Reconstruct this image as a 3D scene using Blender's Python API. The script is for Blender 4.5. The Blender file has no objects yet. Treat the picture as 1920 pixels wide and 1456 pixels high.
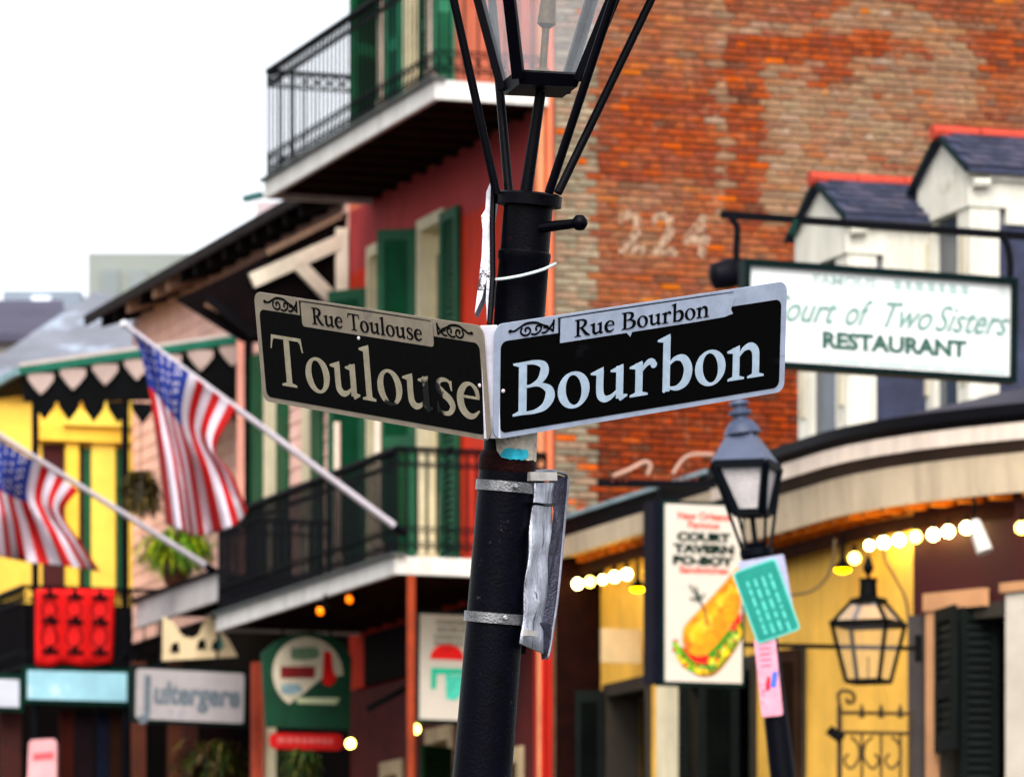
import bpy, bmesh, math, random
from mathutils import Vector, Matrix
random.seed(7)
R = math.radians
scn = bpy.context.scene
col = scn.collection

# ------------------------------------------------------------------ camera, sky, sun, exposure
F, HY, EYE = 10000.0, 2100.0, 1.6          # focal length and horizon in photo pixels (1920 wide), eye height
cam_d = bpy.data.cameras.new('camera'); cam = bpy.data.objects.new('camera', cam_d); col.objects.link(cam)
cam.location = (0, 0, EYE); cam.rotation_euler = (R(90), 0, 0)
cam_d.sensor_width = 36.0; cam_d.lens = F / 1920 * 36.0
cam_d.shift_y = (HY - 728) / 1920.0
cam_d.clip_start = 0.5; cam_d.clip_end = 3000
cam_d.dof.use_dof = True; cam_d.dof.focus_distance = 11.1; cam_d.dof.aperture_fstop = 10.8
scn.camera = cam

world = bpy.data.worlds.new('World'); scn.world = world; world.use_nodes = True
nt = world.node_tree; nt.nodes.clear()
sky = nt.nodes.new('ShaderNodeTexSky'); sky.sky_type = 'NISHITA'; sky.sun_disc = False
SUN_EL, SUN_AZ = 48.0, 184.0               # azimuth clockwise from +Y (camera looks along +Y)
sky.sun_elevation = R(SUN_EL); sky.sun_rotation = R(SUN_AZ)
sky.air_density = 1.0; sky.dust_density = 3.0; sky.ozone_density = 1.0
hs = nt.nodes.new('ShaderNodeHueSaturation'); hs.inputs['Saturation'].default_value = 0.22   # overcast: white cloud cover
bg = nt.nodes.new('ShaderNodeBackground'); bg.inputs['Strength'].default_value = 0.15
wo = nt.nodes.new('ShaderNodeOutputWorld')
nt.links.new(sky.outputs[0], hs.inputs['Color']); nt.links.new(hs.outputs[0], bg.inputs[0]); nt.links.new(bg.outputs[0], wo.inputs[0])

sun_d = bpy.data.lights.new('sun', 'SUN'); sun_d.energy = 1.4; sun_d.angle = R(40); sun_d.color = (1.0, 0.96, 0.9)
sun = bpy.data.objects.new('sun', sun_d); col.objects.link(sun)
sdir = Vector((math.sin(R(SUN_AZ)) * math.cos(R(SUN_EL)), math.cos(R(SUN_AZ)) * math.cos(R(SUN_EL)), math.sin(R(SUN_EL))))
sun.rotation_euler = sdir.to_track_quat('Z', 'Y').to_euler()
scn.view_settings.view_transform = 'Standard'; scn.view_settings.look = 'None'
scn.view_settings.exposure = 1.1; scn.view_settings.gamma = 1.0; scn.view_settings.use_curve_mapping = False
scn.cycles.use_denoising = True; scn.cycles.max_bounces = 6

# ------------------------------------------------------------------ frames
def P(px, py, D):
    return Vector(((px - 960) / F * D, D, EYE + (HY - py) / F * D))
CX, CY = 0.315, 42.0                        # street corner of the townhouse
U = Vector((-0.3228, 0.9465, 0)); V = Vector((0.9465, 0.3228, 0)); UP = Vector((0, 0, 1))
def W(s, t, z): return Vector((CX + U.x * s + V.x * t, CY + U.y * s + V.y * t, z))
def s_at(px, t):
    k = (px - 960) / F
    return (k * (CY + V.y * t) - CX - V.x * t) / (U.x - k * U.y)
def t_at(px, s):
    k = (px - 960) / F
    return (k * (CY + U.y * s) - CX - U.x * s) / (V.x - k * V.y)
def z_at(py, s, t): return EYE + (HY - py) / F * (CY + U.y * s + V.y * t)
WF = W                                      # mapping used by street-frame boxes
def zs(py, px, t): return z_at(py, s_at(px, t), t)

# ------------------------------------------------------------------ materials
def lin(c):
    """sRGB paint chip to linear albedo, with a contrast and saturation grade put into every colour"""
    out = []
    for x in c:
        x = min(max(x, 0), 255) / 255.0
        out.append(x / 12.92 if x <= 0.04045 else ((x + 0.055) / 1.055) ** 2.4)
    y = .3 * out[0] + .59 * out[1] + .11 * out[2]
    return (*[min(max(y + (x - y) * 1.18, 0.0), 1.0) ** 1.2 for x in out], 1.0)
MATS = {}
def M(name, rgb, rough=0.7, var=0.18, scale=6.0, metal=0.0, bump=0.0, spec=0.3, rgb2=None, patch=None, emit=None, streak=0.0):
    if name in MATS: return MATS[name]
    if max(rgb) < 64: spec = min(spec, .07)      # dark materials get almost no sheen
    m = bpy.data.materials.new(name); MATS[name] = m; m.use_nodes = True
    t = m.node_tree; b = t.nodes['Principled BSDF']; L = t.links.new
    b.inputs['Roughness'].default_value = rough; b.inputs['Metallic'].default_value = metal
    b.inputs['Specular IOR Level'].default_value = spec
    c = lin(rgb)
    tc = t.nodes.new('ShaderNodeTexCoord')
    n1 = t.nodes.new('ShaderNodeTexNoise'); n1.inputs['Scale'].default_value = scale; n1.inputs['Detail'].default_value = 6; n1.inputs['Roughness'].default_value = 0.65
    L(tc.outputs['Object'], n1.inputs['Vector'])
    ramp = t.nodes.new('ShaderNodeValToRGB')
    lo = tuple(x * (1 - var * 1.6) for x in c[:3]) + (1,); hi = tuple(min(1, x * (1 + var)) for x in c[:3]) + (1,)
    ramp.color_ramp.elements[0].position = 0.3; ramp.color_ramp.elements[1].position = 0.68
    ramp.color_ramp.elements[0].color = lo; ramp.color_ramp.elements[1].color = hi
    L(n1.outputs['Fac'], ramp.inputs['Fac']); out = ramp.outputs['Color']
    if rgb2 is not None:                      # patches of a second colour (stain, worn paint)
        n2 = t.nodes.new('ShaderNodeTexNoise'); n2.inputs['Scale'].default_value = (patch or (2.0, .55))[0]; n2.inputs['Detail'].default_value = 8; n2.inputs['Roughness'].default_value = 0.7
        L(tc.outputs['Object'], n2.inputs['Vector'])
        r2 = t.nodes.new('ShaderNodeValToRGB'); p = (patch or (2.0, .55))[1]
        r2.color_ramp.elements[0].position = p; r2.color_ramp.elements[1].position = min(1, p + 0.06)
        L(n2.outputs['Fac'], r2.inputs['Fac'])
        mx = t.nodes.new('ShaderNodeMixRGB'); L(r2.outputs['Color'], mx.inputs['Fac']); L(out, mx.inputs['Color1']); mx.inputs['Color2'].default_value = lin(rgb2)
        out = mx.outputs['Color']
    if streak > 0:                            # rain streaks and grime running down the surface
        mp_ = t.nodes.new('ShaderNodeMapping'); mp_.inputs['Scale'].default_value = (5.0, 5.0, .45); L(tc.outputs['Object'], mp_.inputs['Vector'])
        n4 = t.nodes.new('ShaderNodeTexNoise'); n4.inputs['Scale'].default_value = 1.6; n4.inputs['Detail'].default_value = 7; n4.inputs['Roughness'].default_value = .7; L(mp_.outputs[0], n4.inputs['Vector'])
        r4 = t.nodes.new('ShaderNodeMapRange'); r4.inputs['From Min'].default_value = .42; r4.inputs['From Max'].default_value = .72; r4.inputs['To Min'].default_value = 0; r4.inputs['To Max'].default_value = streak; L(n4.outputs['Fac'], r4.inputs['Value'])
        m4 = t.nodes.new('ShaderNodeMixRGB'); L(r4.outputs[0], m4.inputs['Fac']); L(out, m4.inputs['Color1']); m4.inputs['Color2'].default_value = lin((84, 72, 60)); out = m4.outputs['Color']
    L(out, b.inputs['Base Color'])
    if bump > 0:
        bp = t.nodes.new('ShaderNodeBump'); bp.inputs['Strength'].default_value = bump; bp.inputs['Distance'].default_value = 0.02
        n3 = t.nodes.new('ShaderNodeTexNoise'); n3.inputs['Scale'].default_value = scale * 6; n3.inputs['Detail'].default_value = 4
        L(tc.outputs['Object'], n3.inputs['Vector']); L(n3.outputs['Fac'], bp.inputs['Height']); L(bp.outputs[0], b.inputs['Normal'])
    if emit:
        b.inputs['Emission Color'].default_value = lin(emit[0]); b.inputs['Emission Strength'].default_value = emit[1]
    return m
def glass_mat(name, rgb, mixv=0.25, rough=0.08):
    if name in MATS: return MATS[name]
    m = bpy.data.materials.new(name); MATS[name] = m; m.use_nodes = True
    t = m.node_tree; t.nodes.clear(); L = t.links.new
    o = t.nodes.new('ShaderNodeOutputMaterial'); mx = t.nodes.new('ShaderNodeMixShader'); tr = t.nodes.new('ShaderNodeBsdfTransparent')
    pr = t.nodes.new('ShaderNodeBsdfPrincipled'); pr.inputs['Base Color'].default_value = lin(rgb); pr.inputs['Roughness'].default_value = rough
    n = t.nodes.new('ShaderNodeTexNoise'); n.inputs['Scale'].default_value = 14; n.inputs['Detail'].default_value = 5
    r = t.nodes.new('ShaderNodeMapRange'); r.inputs['To Min'].default_value = mixv * 0.6; r.inputs['To Max'].default_value = mixv * 1.4
    L(n.outputs['Fac'], r.inputs['Value']); L(r.outputs[0], mx.inputs['Fac'])
    L(tr.outputs[0], mx.inputs[1]); L(pr.outputs[0], mx.inputs[2]); L(mx.outputs[0], o.inputs[0])
    return m
def worn_paint(name, rgb, scale, lo, hi):
    """paint that survives only in flecks: elsewhere what lies under it shows"""
    m = bpy.data.materials.new(name); MATS[name] = m; m.use_nodes = True
    t = m.node_tree; b = t.nodes['Principled BSDF']; L = t.links.new
    b.inputs['Base Color'].default_value = lin(rgb); b.inputs['Roughness'].default_value = 0.9
    tc = t.nodes.new('ShaderNodeTexCoord'); n = t.nodes.new('ShaderNodeTexNoise'); n.inputs['Scale'].default_value = scale; n.inputs['Detail'].default_value = 6
    L(tc.outputs['Object'], n.inputs['Vector'])
    r = t.nodes.new('ShaderNodeMapRange'); r.inputs['From Min'].default_value = lo; r.inputs['From Max'].default_value = hi
    L(n.outputs['Fac'], r.inputs['Value']); L(r.outputs[0], b.inputs['Alpha'])
    return m
def attr_mat(name, rough=0.9):
    m = bpy.data.materials.new(name); MATS[name] = m; m.use_nodes = True
    t = m.node_tree; b = t.nodes['Principled BSDF']; L = t.links.new
    b.inputs['Roughness'].default_value = rough; b.inputs['Specular IOR Level'].default_value = 0.15
    a = t.nodes.new('ShaderNodeAttribute'); a.attribute_name = 'Col'
    g = t.nodes.new('ShaderNodeNewGeometry')
    n = t.nodes.new('ShaderNodeTexNoise'); n.inputs['Scale'].default_value = 14; n.inputs['Detail'].default_value = 7; n.inputs['Roughness'].default_value = 0.7
    L(g.outputs['Position'], n.inputs['Vector'])
    r = t.nodes.new('ShaderNodeMapRange'); r.inputs['From Min'].default_value = 0.3; r.inputs['From Max'].default_value = 0.7; r.inputs['To Min'].default_value = 0.62; r.inputs['To Max'].default_value = 1.3
    L(n.outputs['Fac'], r.inputs['Value'])
    mx = t.nodes.new('ShaderNodeMixRGB'); mx.blend_type = 'MULTIPLY'; mx.inputs['Fac'].default_value = 1
    L(a.outputs['Color'], mx.inputs['Color1']); L(r.outputs[0], mx.inputs['Color2'])
    # lime and old paint flecks
    n2 = t.nodes.new('ShaderNodeTexNoise'); n2.inputs['Scale'].default_value = 9; n2.inputs['Detail'].default_value = 9; n2.inputs['Roughness'].default_value = 0.8
    L(g.outputs['Position'], n2.inputs['Vector'])
    r2 = t.nodes.new('ShaderNodeMapRange'); r2.inputs['From Min'].default_value = 0.56; r2.inputs['From Max'].default_value = 0.66; r2.inputs['To Max'].default_value = 0.55
    L(n2.outputs['Fac'], r2.inputs['Value'])
    m2 = t.nodes.new('ShaderNodeMixRGB'); L(r2.outputs[0], m2.inputs['Fac']); L(mx.outputs[0], m2.inputs['Color1']); m2.inputs['Color2'].default_value = lin((176, 150, 128))
    L(m2.outputs[0], b.inputs['Base Color'])
    return m

# ------------------------------------------------------------------ mesh helpers
OFF = {}
def off(o): return OFF.get(o.name, Vector((0, 0, 0))) if o else Vector((0, 0, 0))
def setp(o, label=None, cat=None, group=None, kind=None):
    if label: o['label'] = label
    if cat: o['category'] = cat
    if group: o['group'] = group
    if kind: o['kind'] = kind
    return o
def thing(name, loc, label, cat, group=None):
    e = bpy.data.objects.new(name, None); col.objects.link(e); e.location = loc; e.empty_display_size = 0.1
    OFF[e.name] = Vector(loc); return setp(e, label, cat, group)
def framed(name, origin, X, Z, label, cat, group=None):
    """an Empty with its own axes: x along X, z up, -y towards the viewer; its parts are modelled in local coordinates"""
    X = Vector(X).normalized(); Y = Vector(Z).cross(X).normalized(); Zn = X.cross(Y).normalized()
    m = Matrix((X, Y, Zn)).transposed().to_4x4(); m.translation = origin
    e = bpy.data.objects.new(name, None); col.objects.link(e); e.matrix_world = m; e.empty_display_size = 0.1
    return setp(e, label, cat, group)
def sub(name, parent):
    e = bpy.data.objects.new(name, None); col.objects.link(e); e.parent = parent; e.empty_display_size = 0.05
    OFF[e.name] = off(parent); return e
class MB:
    def __init__(s): s.v = []; s.f = []; s.mi = []; s.cm = 0
    def add(s, vs, fs):
        n = len(s.v); s.v += [Vector(x) for x in vs]; s.f += [tuple(i + n for i in f) for f in fs]; s.mi += [s.cm] * len(fs); return s
    def hexa(s, c):                           # 8 corners: bottom 4 then top 4, same order
        return s.add(c, [(3, 2, 1, 0), (4, 5, 6, 7), (0, 1, 5, 4), (1, 2, 6, 5), (2, 3, 7, 6), (3, 0, 4, 7)])
    def box(s, a, b):                         # axis-aligned in local coordinates
        x0, y0, z0 = a; x1, y1, z1 = b
        return s.hexa([(x0, y0, z0), (x1, y0, z0), (x1, y1, z0), (x0, y1, z0), (x0, y0, z1), (x1, y0, z1), (x1, y1, z1), (x0, y1, z1)])
    def st(s, s0, s1, t0, t1, z0, z1):        # box in the street frame
        return s.hexa([WF(s0, t0, z0), WF(s1, t0, z0), WF(s1, t1, z0), WF(s0, t1, z0), WF(s0, t0, z1), WF(s1, t0, z1), WF(s1, t1, z1), WF(s0, t1, z1)])
    def beam(s, a, b, w, h=None, up=UP):      # rectangular bar from a to b
        a = Vector(a); b = Vector(b); h = h or w; d = (b - a).normalized()
        x = d.cross(Vector(up))
        if x.length < 1e-4: x = d.cross(Vector((1, 0, 0)))
        x.normalize(); y = x.cross(d).normalized(); x *= w / 2; y *= h / 2
        return s.hexa([a - x - y, a + x - y, a + x + y, a - x + y, b - x - y, b + x - y, b + x + y, b - x + y])
    def tube(s, pts, r, n=8, cap=True):
        pts = [Vector(p) for p in pts]; rs = r if isinstance(r, (list, tuple)) else [r] * len(pts); base = len(s.v); N = len(pts)
        ref = None
        for i, p in enumerate(pts):
            d = (pts[min(i + 1, N - 1)] - pts[max(i - 1, 0)]).normalized()
            if ref is None: ref = d.cross(Vector((0.31, 0.2, 0.93)));  ref = ref if ref.length > 0.05 else d.cross(Vector((1, 0, 0)))
            x = (ref - d * ref.dot(d)).normalized(); ref = x; y = d.cross(x)
            for k in range(n):
                a = 2 * math.pi * k / n; s.v.append(p + (x * math.cos(a) + y * math.sin(a)) * rs[i])
        for i in range(N - 1):
            for k in range(n):
                a = base + i * n + k; b2 = base + i * n + (k + 1) % n
                s.f.append((a, b2, b2 + n, a + n)); s.mi.append(s.cm)
        if cap:
            s.f.append(tuple(base + k for k in reversed(range(n)))); s.f.append(tuple(base + (N - 1) * n + k for k in range(n))); s.mi += [s.cm] * 2
        return s
    def lathe(s, c, prof, n=20, axis=UP):     # profile (r, h) about an axis
        c = Vector(c); ax = Vector(axis).normalized(); x = ax.orthogonal().normalized(); y = ax.cross(x); base = len(s.v); N = len(prof)
        for (r, h) in prof:
            for k in range(n):
                a = 2 * math.pi * k / n; s.v.append(c + ax * h + (x * math.cos(a) + y * math.sin(a)) * max(r, 1e-4))
        for i in range(N - 1):
            for k in range(n):
                a = base + i * n + k; b2 = base + i * n + (k + 1) % n
                s.f.append((a, b2, b2 + n, a + n)); s.mi.append(s.cm)
        s.f.append(tuple(base + k for k in reversed(range(n)))); s.f.append(tuple(base + (N - 1) * n + k for k in range(n))); s.mi += [s.cm] * 2
        return s
    def prism(s, poly, d):                    # polygon (3-D points) pushed along d
        n = len(poly); d = Vector(d)
        return s.add([Vector(p) for p in poly] + [Vector(p) + d for p in poly],
                     [tuple(range(n)), tuple(range(2 * n - 1, n - 1, -1))] + [((i + 1) % n, i, n + i, n + (i + 1) % n) for i in range(n)])
    def flat(s, poly, y, th=0.0008):          # printed shape in a sign's plane (x, z), facing -y
        return s.prism([(p[0], y, p[1]) for p in poly], (0, th, 0))
    def strip(s, A, B, y, th=0.0008):         # band between two equally long outlines in a sign's plane
        for i in range(len(A) - 1):
            s.flat([A[i], A[i + 1], B[i + 1], B[i]], y, th)
        return s
    def build(s, name, mats, parent=None, world=True, smooth=False, label=None, cat=None, group=None, kind=None):
        me = bpy.data.meshes.new(name); o_ = off(parent) if world else Vector((0, 0, 0))
        me.from_pydata([tuple(v - o_) for v in s.v], [], s.f)
        mats = mats if isinstance(mats, (list, tuple)) else [mats]
        for m in mats: me.materials.append(m)
        if len(mats) > 1: me.polygons.foreach_set('material_index', s.mi)
        bm = bmesh.new(); bm.from_mesh(me); bmesh.ops.recalc_face_normals(bm, faces=bm.faces)
        if smooth:
            for f in bm.faces: f.smooth = True
            for e in bm.edges:
                if len(e.link_faces) == 2 and e.calc_face_angle(0) > R(38): e.smooth = False
        bm.to_mesh(me); bm.free()
        o = bpy.data.objects.new(name, me); col.objects.link(o)
        if parent: o.parent = parent
        OFF[o.name] = o_
        return setp(o, label, cat, group, kind)
def dup(o, parent, loc=None, rot=None):
    c = o.copy(); col.objects.link(c); c.parent = parent
    if loc is not None: c.location = loc
    if rot is not None: c.rotation_euler = rot
    OFF[c.name] = OFF.get(o.name, Vector((0, 0, 0)))
    return c
def crom(pts, n=10):
    pts = [Vector(p) for p in pts]; out = []
    for i in range(len(pts) - 1):
        p0 = pts[max(i - 1, 0)]; p1 = pts[i]; p2 = pts[i + 1]; p3 = pts[min(i + 2, len(pts) - 1)]
        for k in range(n):
            t = k / n
            out.append(0.5 * ((2 * p1) + (p2 - p0) * t + (2 * p0 - 5 * p1 + 4 * p2 - p3) * t * t + (3 * p1 - p0 - 3 * p2 + p3) * t ** 3))
    out.append(pts[-1]); return out
def rrect(x0, x1, z0, z1, r, n=5):
    out = []
    for cx, cz, a0 in ((x1 - r, z1 - r, 0), (x0 + r, z1 - r, 90), (x0 + r, z0 + r, 180), (x1 - r, z0 + r, 270)):
        for k in range(n + 1):
            a = R(a0 + 90 * k / n); out.append((cx + r * math.cos(a), cz + r * math.sin(a)))
    return out
def ell(cx, cz, rx, rz, n=24, rot=0.0, a0=0, a1=360):
    out = []; c, s_ = math.cos(R(rot)), math.sin(R(rot)); full = abs(a1 - a0) >= 360
    for k in range(n if full else n + 1):
        a = R(a0 + (a1 - a0) * k / n); x = rx * math.cos(a); z = rz * math.sin(a); out.append((cx + x * c - z * s_, cz + x * s_ + z * c))
    return out
def text(name, body, size, x, z, y, mat, parent, align='CENTER', bold=0.0, shear=0.0, sx=1.0, width=None):
    cu = bpy.data.curves.new('txt', 'FONT'); cu.body = body; cu.size = size; cu.align_x = align; cu.offset = bold; cu.shear = shear
    cu.extrude = 0.0006; cu.resolution_u = 3
    to = bpy.data.objects.new('txt', cu); col.objects.link(to); bpy.context.view_layer.update()
    me = bpy.data.meshes.new_from_object(to.evaluated_get(bpy.context.evaluated_depsgraph_get()))
    bpy.data.objects.remove(to); bpy.data.curves.remove(cu)
    if width:
        xs = [v.co.x for v in me.vertices]; w0 = max(xs) - min(xs); sx = width / w0
        x += -(max(xs) + min(xs)) / 2 * sx if align == 'CENTER' else 0
    for v in me.vertices: v.co = Vector((x + v.co.x * sx, y - v.co.z, z + v.co.y))
    me.materials.clear(); me.materials.append(mat); me.name = name
    o = bpy.data.objects.new(name, me); col.objects.link(o); o.parent = parent; return o

# ------------------------------------------------------------------ serif lettering (own glyphs; cap height .66, x height .44)
def var_stroke(pts, ws, n=7, fat=1.0):
    ws = [w * fat for w in ws]; p = crom([(a[0], a[1], 0) for a in pts], n); w = crom([(x, 0, 0) for x in ws], n); A = []; B = []
    for i, q in enumerate(p):
        d = (p[min(i + 1, len(p) - 1)] - p[max(i - 1, 0)]).normalized(); nn = Vector((-d.y, d.x, 0)) * max(w[i].x, .004) / 2
        A.append((q.x + nn.x, q.y + nn.y)); B.append((q.x - nn.x, q.y - nn.y))
    return ('strip', A, B)
def ring(cx, cz, rx, rz, ix, iz, rot):
    a = ell(cx, cz, rx, rz, 30); b = ell(cx, cz, ix, iz, 30, rot); return ('strip', a + a[:1], b + b[:1])
def rect(x0, x1, z0, z1): return ('poly', [(x0, z0), (x1, z0), (x1, z1), (x0, z1)])
def foot(x, w, z=0, d=1, sw=.09):             # bracketed serif
    h = .026 * d; k = .05 * d
    return ('poly', [(x - w / 2, z), (x + w / 2, z), (x + w / 2, z + h), (x + sw / 2, z + k), (x - sw / 2, z + k), (x - w / 2, z + h)])
def flagser(x, z, sw=.09, l=.085): return ('poly', [(x - sw / 2 - l, z - .045), (x - sw / 2 - l, z - .068), (x - sw / 2 + .002, z - .085), (x + sw / 2, z - .06), (x + sw / 2, z + .012)])
def vs(p, w): return var_stroke(p, w, 7, 1.12)
G = {
 'T': (.60, [rect(.25, .35, .02, .62), foot(.30, .27), rect(.03, .57, .605, .648), ('poly', [(.03, .648), (.085, .612), (.05, .575), (.022, .47), (.004, .47)]), ('poly', [(.57, .648), (.515, .612), (.55, .575), (.578, .47), (.596, .47)])]),
 'B': (.60, [rect(.088, .195, .01, .65), ('poly', [(.01, 0), (.2, 0), (.2, .03), (.09, .055), (.01, .024)]), ('poly', [(.01, .66), (.2, .66), (.2, .63), (.09, .605), (.01, .636)]),
             vs([(.17, .642), (.30, .635), (.415, .585), (.43, .49), (.37, .395), (.26, .352), (.17, .35)], [.034, .05, .085, .105, .075, .036, .03]),
             vs([(.24, .352), (.37, .345), (.49, .275), (.51, .17), (.44, .065), (.31, .02), (.17, .017)], [.028, .045, .09, .115, .085, .045, .034])]),
 'R': (.62, [rect(.086, .19, .02, .64), foot(.135, .25), ('poly', [(.01, .66), (.2, .66), (.2, .63), (.09, .605), (.01, .636)]),
             vs([(.17, .642), (.30, .635), (.41, .575), (.42, .48), (.35, .375), (.24, .335), (.17, .335)], [.034, .05, .085, .1, .07, .036, .03]), vs([(.26, .34), (.36, .2), (.47, .07), (.60, .014)], [.07, .085, .09, .03])]),
 'o': (.475, [ring(.235, .212, .218, .232, .108, .192, 8)]),
 'u': (.535, [vs([(.125, .40), (.122, .2), (.135, .085), (.2, .032), (.29, .055), (.365, .12)], [.088, .088, .09, .075, .05, .022]), flagser(.125, .43), rect(.348, .447, .015, .425), flagser(.399, .43, .088), ('poly', [(.355, .08), (.443, .06), (.505, .052), (.505, .03), (.41, -.02), (.395, -.012)])]),
 'l': (.275, [rect(.086, .186, .015, .68), foot(.136, .235), flagser(.136, .70)]),
 's': (.375, [vs([(.30, .365), (.255, .415), (.18, .428), (.095, .40), (.078, .325), (.15, .255), (.255, .19), (.305, .105), (.25, .022), (.15, .004), (.075, .04), (.05, .11)], [.022, .03, .045, .06, .078, .09, .09, .08, .058, .042, .03, .022]), ('poly', [(.29, .425), (.312, .425), (.312, .30), (.296, .30), (.27, .37)]), ('poly', [(.04, .0), (.062, .0), (.085, .06), (.058, .14), (.04, .14)])]),
 'e': (.425, [vs([(.375, .262), (.352, .36), (.265, .428), (.155, .395), (.075, .27), (.09, .12), (.175, .035), (.28, .03), (.385, .105)], [.05, .055, .036, .07, .098, .1, .08, .055, .02]), rect(.075, .398, .246, .278)]),
 'r': (.385, [rect(.08, .18, .02, .42), foot(.13, .25), flagser(.13, .43), vs([(.165, .31), (.225, .385), (.29, .418), (.345, .395)], [.025, .05, .07, .055]), ('poly', ell(.335, .372, .045, .045, 14))]),
 'b': (.52, [rect(.08, .18, .0, .70), flagser(.13, .715), ('poly', [(.085, .0), (.1, -.015), (.18, .06), (.175, .09)]), vs([(.165, .34), (.255, .405), (.37, .385), (.435, .25), (.40, .10), (.30, .03), (.2, .035), (.165, .06)], [.022, .05, .09, .105, .1, .065, .035, .025])]),
 'n': (.55, [rect(.08, .178, .02, .42), foot(.129, .235), flagser(.129, .43), vs([(.165, .30), (.235, .385), (.33, .41), (.40, .345), (.412, .2), (.412, .02)], [.022, .05, .085, .092, .088, .088]), foot(.412, .235)]),
 ' ': (.26, []),
}
def serif_text(name, body, x0, x1, z, cap, y, mat, parent, kind=None):
    adv = sum(G[c][0] for c in body); sz = cap / .66; sx = (x1 - x0) / adv; x = x0; mb = MB(); j = 0
    for c in body:
        for pc in G[c][1]:
            j += 1; yy = y - .00012 * (j % 7)
            T_ = lambda L: [(x + p[0] * sx, z + p[1] * sz) for p in L]
            if pc[0] == 'poly': mb.flat(T_(pc[1]), yy)
            else: mb.strip(T_(pc[1]), T_(pc[2]), yy)
        x += G[c][0] * sx
    return mb.build(name, mat, parent, world=False)

# ------------------------------------------------------------------ materials used all over
iron = M('black_iron', (5, 5, 16), .45, .35, 30, bump=.08, spec=.07)
iron_far = M('dark_iron', (10, 11, 20), .6, .3, 6, spec=.1)
post_paint = M('post_enamel', (5, 6, 20), .45, .4, 24, bump=.1, spec=.09, rgb2=(70, 62, 72), patch=(40, .64))
steel = M('steel_band', (150, 150, 152), .35, .3, 40, metal=.85, bump=.2)
alu = M('aluminium', (206, 208, 218), .4, .3, 26, metal=.5, bump=.35, rgb2=(110, 104, 118), patch=(18, .58))
for _n in MATS['aluminium'].node_tree.nodes:
    if _n.type == 'TEX_COORD':                 # scratches run along the sheet: stretch its textures vertically
        _t = MATS['aluminium'].node_tree; _m = _t.nodes.new('ShaderNodeMapping'); _m.inputs['Scale'].default_value = (2.2, 2.2, .35)
        _l = [l.to_socket for l in _n.outputs['Object'].links]
        _t.links.new(_n.outputs['Object'], _m.inputs['Vector'])
        for _s in _l: _t.links.new(_m.outputs['Vector'], _s)
cream = M('cream_paint', (232, 222, 196), .7, .1, 5, streak=.3)
white = M('white_paint', (222, 219, 214), .6, .07, 4, rgb2=(196, 190, 180), patch=(3, .64), streak=.3)
green = M('shutter_green', (22, 92, 64), .6, .2, 5)
dkgreen = M('dark_green', (10, 56, 46), .55, .2, 5)
black = M('matt_black', (6, 6, 9), .7, .3, 8, spec=.15)
dark = M('dark_interior', (14, 8, 8), .9, .4, 2)

# ------------------------------------------------------------------ ground
g = MB().add([(-400, -60, 0), (400, -60, 0), (400, 900, 0), (-400, 900, 0)], [(0, 1, 2, 3)]).build('ground', M('asphalt', (62, 62, 64), .9, .25, 1.5, bump=.2), kind='structure')
pv = M('pavement_stone', (120, 116, 110), .9, .2, 1.2, bump=.2)
MB().st(-16, 60, -2.6, 0.0, .004, .14).build('pavement', pv, kind='structure')
MB().st(-16, 60, -2.78, -2.603, .004, .15).build('kerb', M('kerb_stone', (150, 148, 142), .85, .2, 3), kind='structure')
MB().box((-2.2, 9.2, .004), (2.4, 12.8, .14)).build('pavement_near', pv, kind='structure')
MB().box((1.0, 22.6, .004), (4.2, 25.6, .14)).build('pavement_corner', pv, kind='structure')

# ------------------------------------------------------------------ near lamp post
def A(py, dx=0.0, dD=0.0):                     # the leaning axis of the near post, by photo row
    return P(992 - (py - 370) * .081 + dx, py, 11.17 + (py - 715) / F * 11 * .1 + dD)
AX = (A(370) - A(1456)).normalized()
base = A(3516); base.z = 0.14
lamp = thing('street_lamp', base, 'dark leaning street lamp post carrying the two black street name signs', 'street lamp')
pb = MB()
pts = [A(y) for y in (3480, 3300, 3100, 2600, 1900, 1456, 1160, 905, 880, 850)]; pts[0].z = .145
pb.tube(pts, [.14, .12, .085, .078, .068, .0625, .060, .0585, .0585, .056], 28); pb.build('pole', post_paint, lamp, smooth=True)
MB().tube([A(y) for y in (846, 700, 600, 492, 486, 474, 470, 384)], [.0535, .053, .053, .0525, .0555, .0555, .0515, .0515], 28).build('upper_pole', M('upper_post_enamel', (5, 6, 16), .45, .45, 30, bump=.1, spec=.07, rgb2=(84, 40, 34), patch=(26, .62)), lamp, smooth=True)
MB().tube([A(y) for y in (884, 878, 856, 846)], [.0592, .0605, .0600, .054], 28).build('rust_ring', M('rusty_collar', (44, 16, 16), .6, .4, 30, bump=.4), lamp, smooth=True)
MB().tube([A(y) for y in (388, 386, 366, 362)], [.060, .069, .069, .062], 28).build('collar', iron, lamp, smooth=True)
for yy in (912, 1158):
    bd = MB().tube([A(yy + 10), A(yy + 9.5), A(yy - 9.5), A(yy - 10)], [.060 + (yy - 900) / 100000, .0632 + (yy - 900) / 100000, .0632 + (yy - 900) / 100000, .060 + (yy - 900) / 100000], 32).build('band', steel, lamp, smooth=True)
    MB().lathe(A(yy, 20, -.064), [(.006, -.004), (.006, .002), (.003, .004)], 8, axis=(.2, -1, 0)).build('band_bolt', steel, bd)
arm = MB().tube([A(430, 0, -.02), P(1085, 418, 11.06)], [.0125, .0095], 12).build('ladder_arm', iron, lamp, smooth=True)
MB().lathe(P(1087, 417.5, 11.055), [(.001, -.0165), (.009, -.0145), (.0155, -.006), (.0168, 0), (.0155, .006), (.009, .0145), (.001, .0165)], 16).build('arm_knob', iron, arm, smooth=True)
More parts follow.
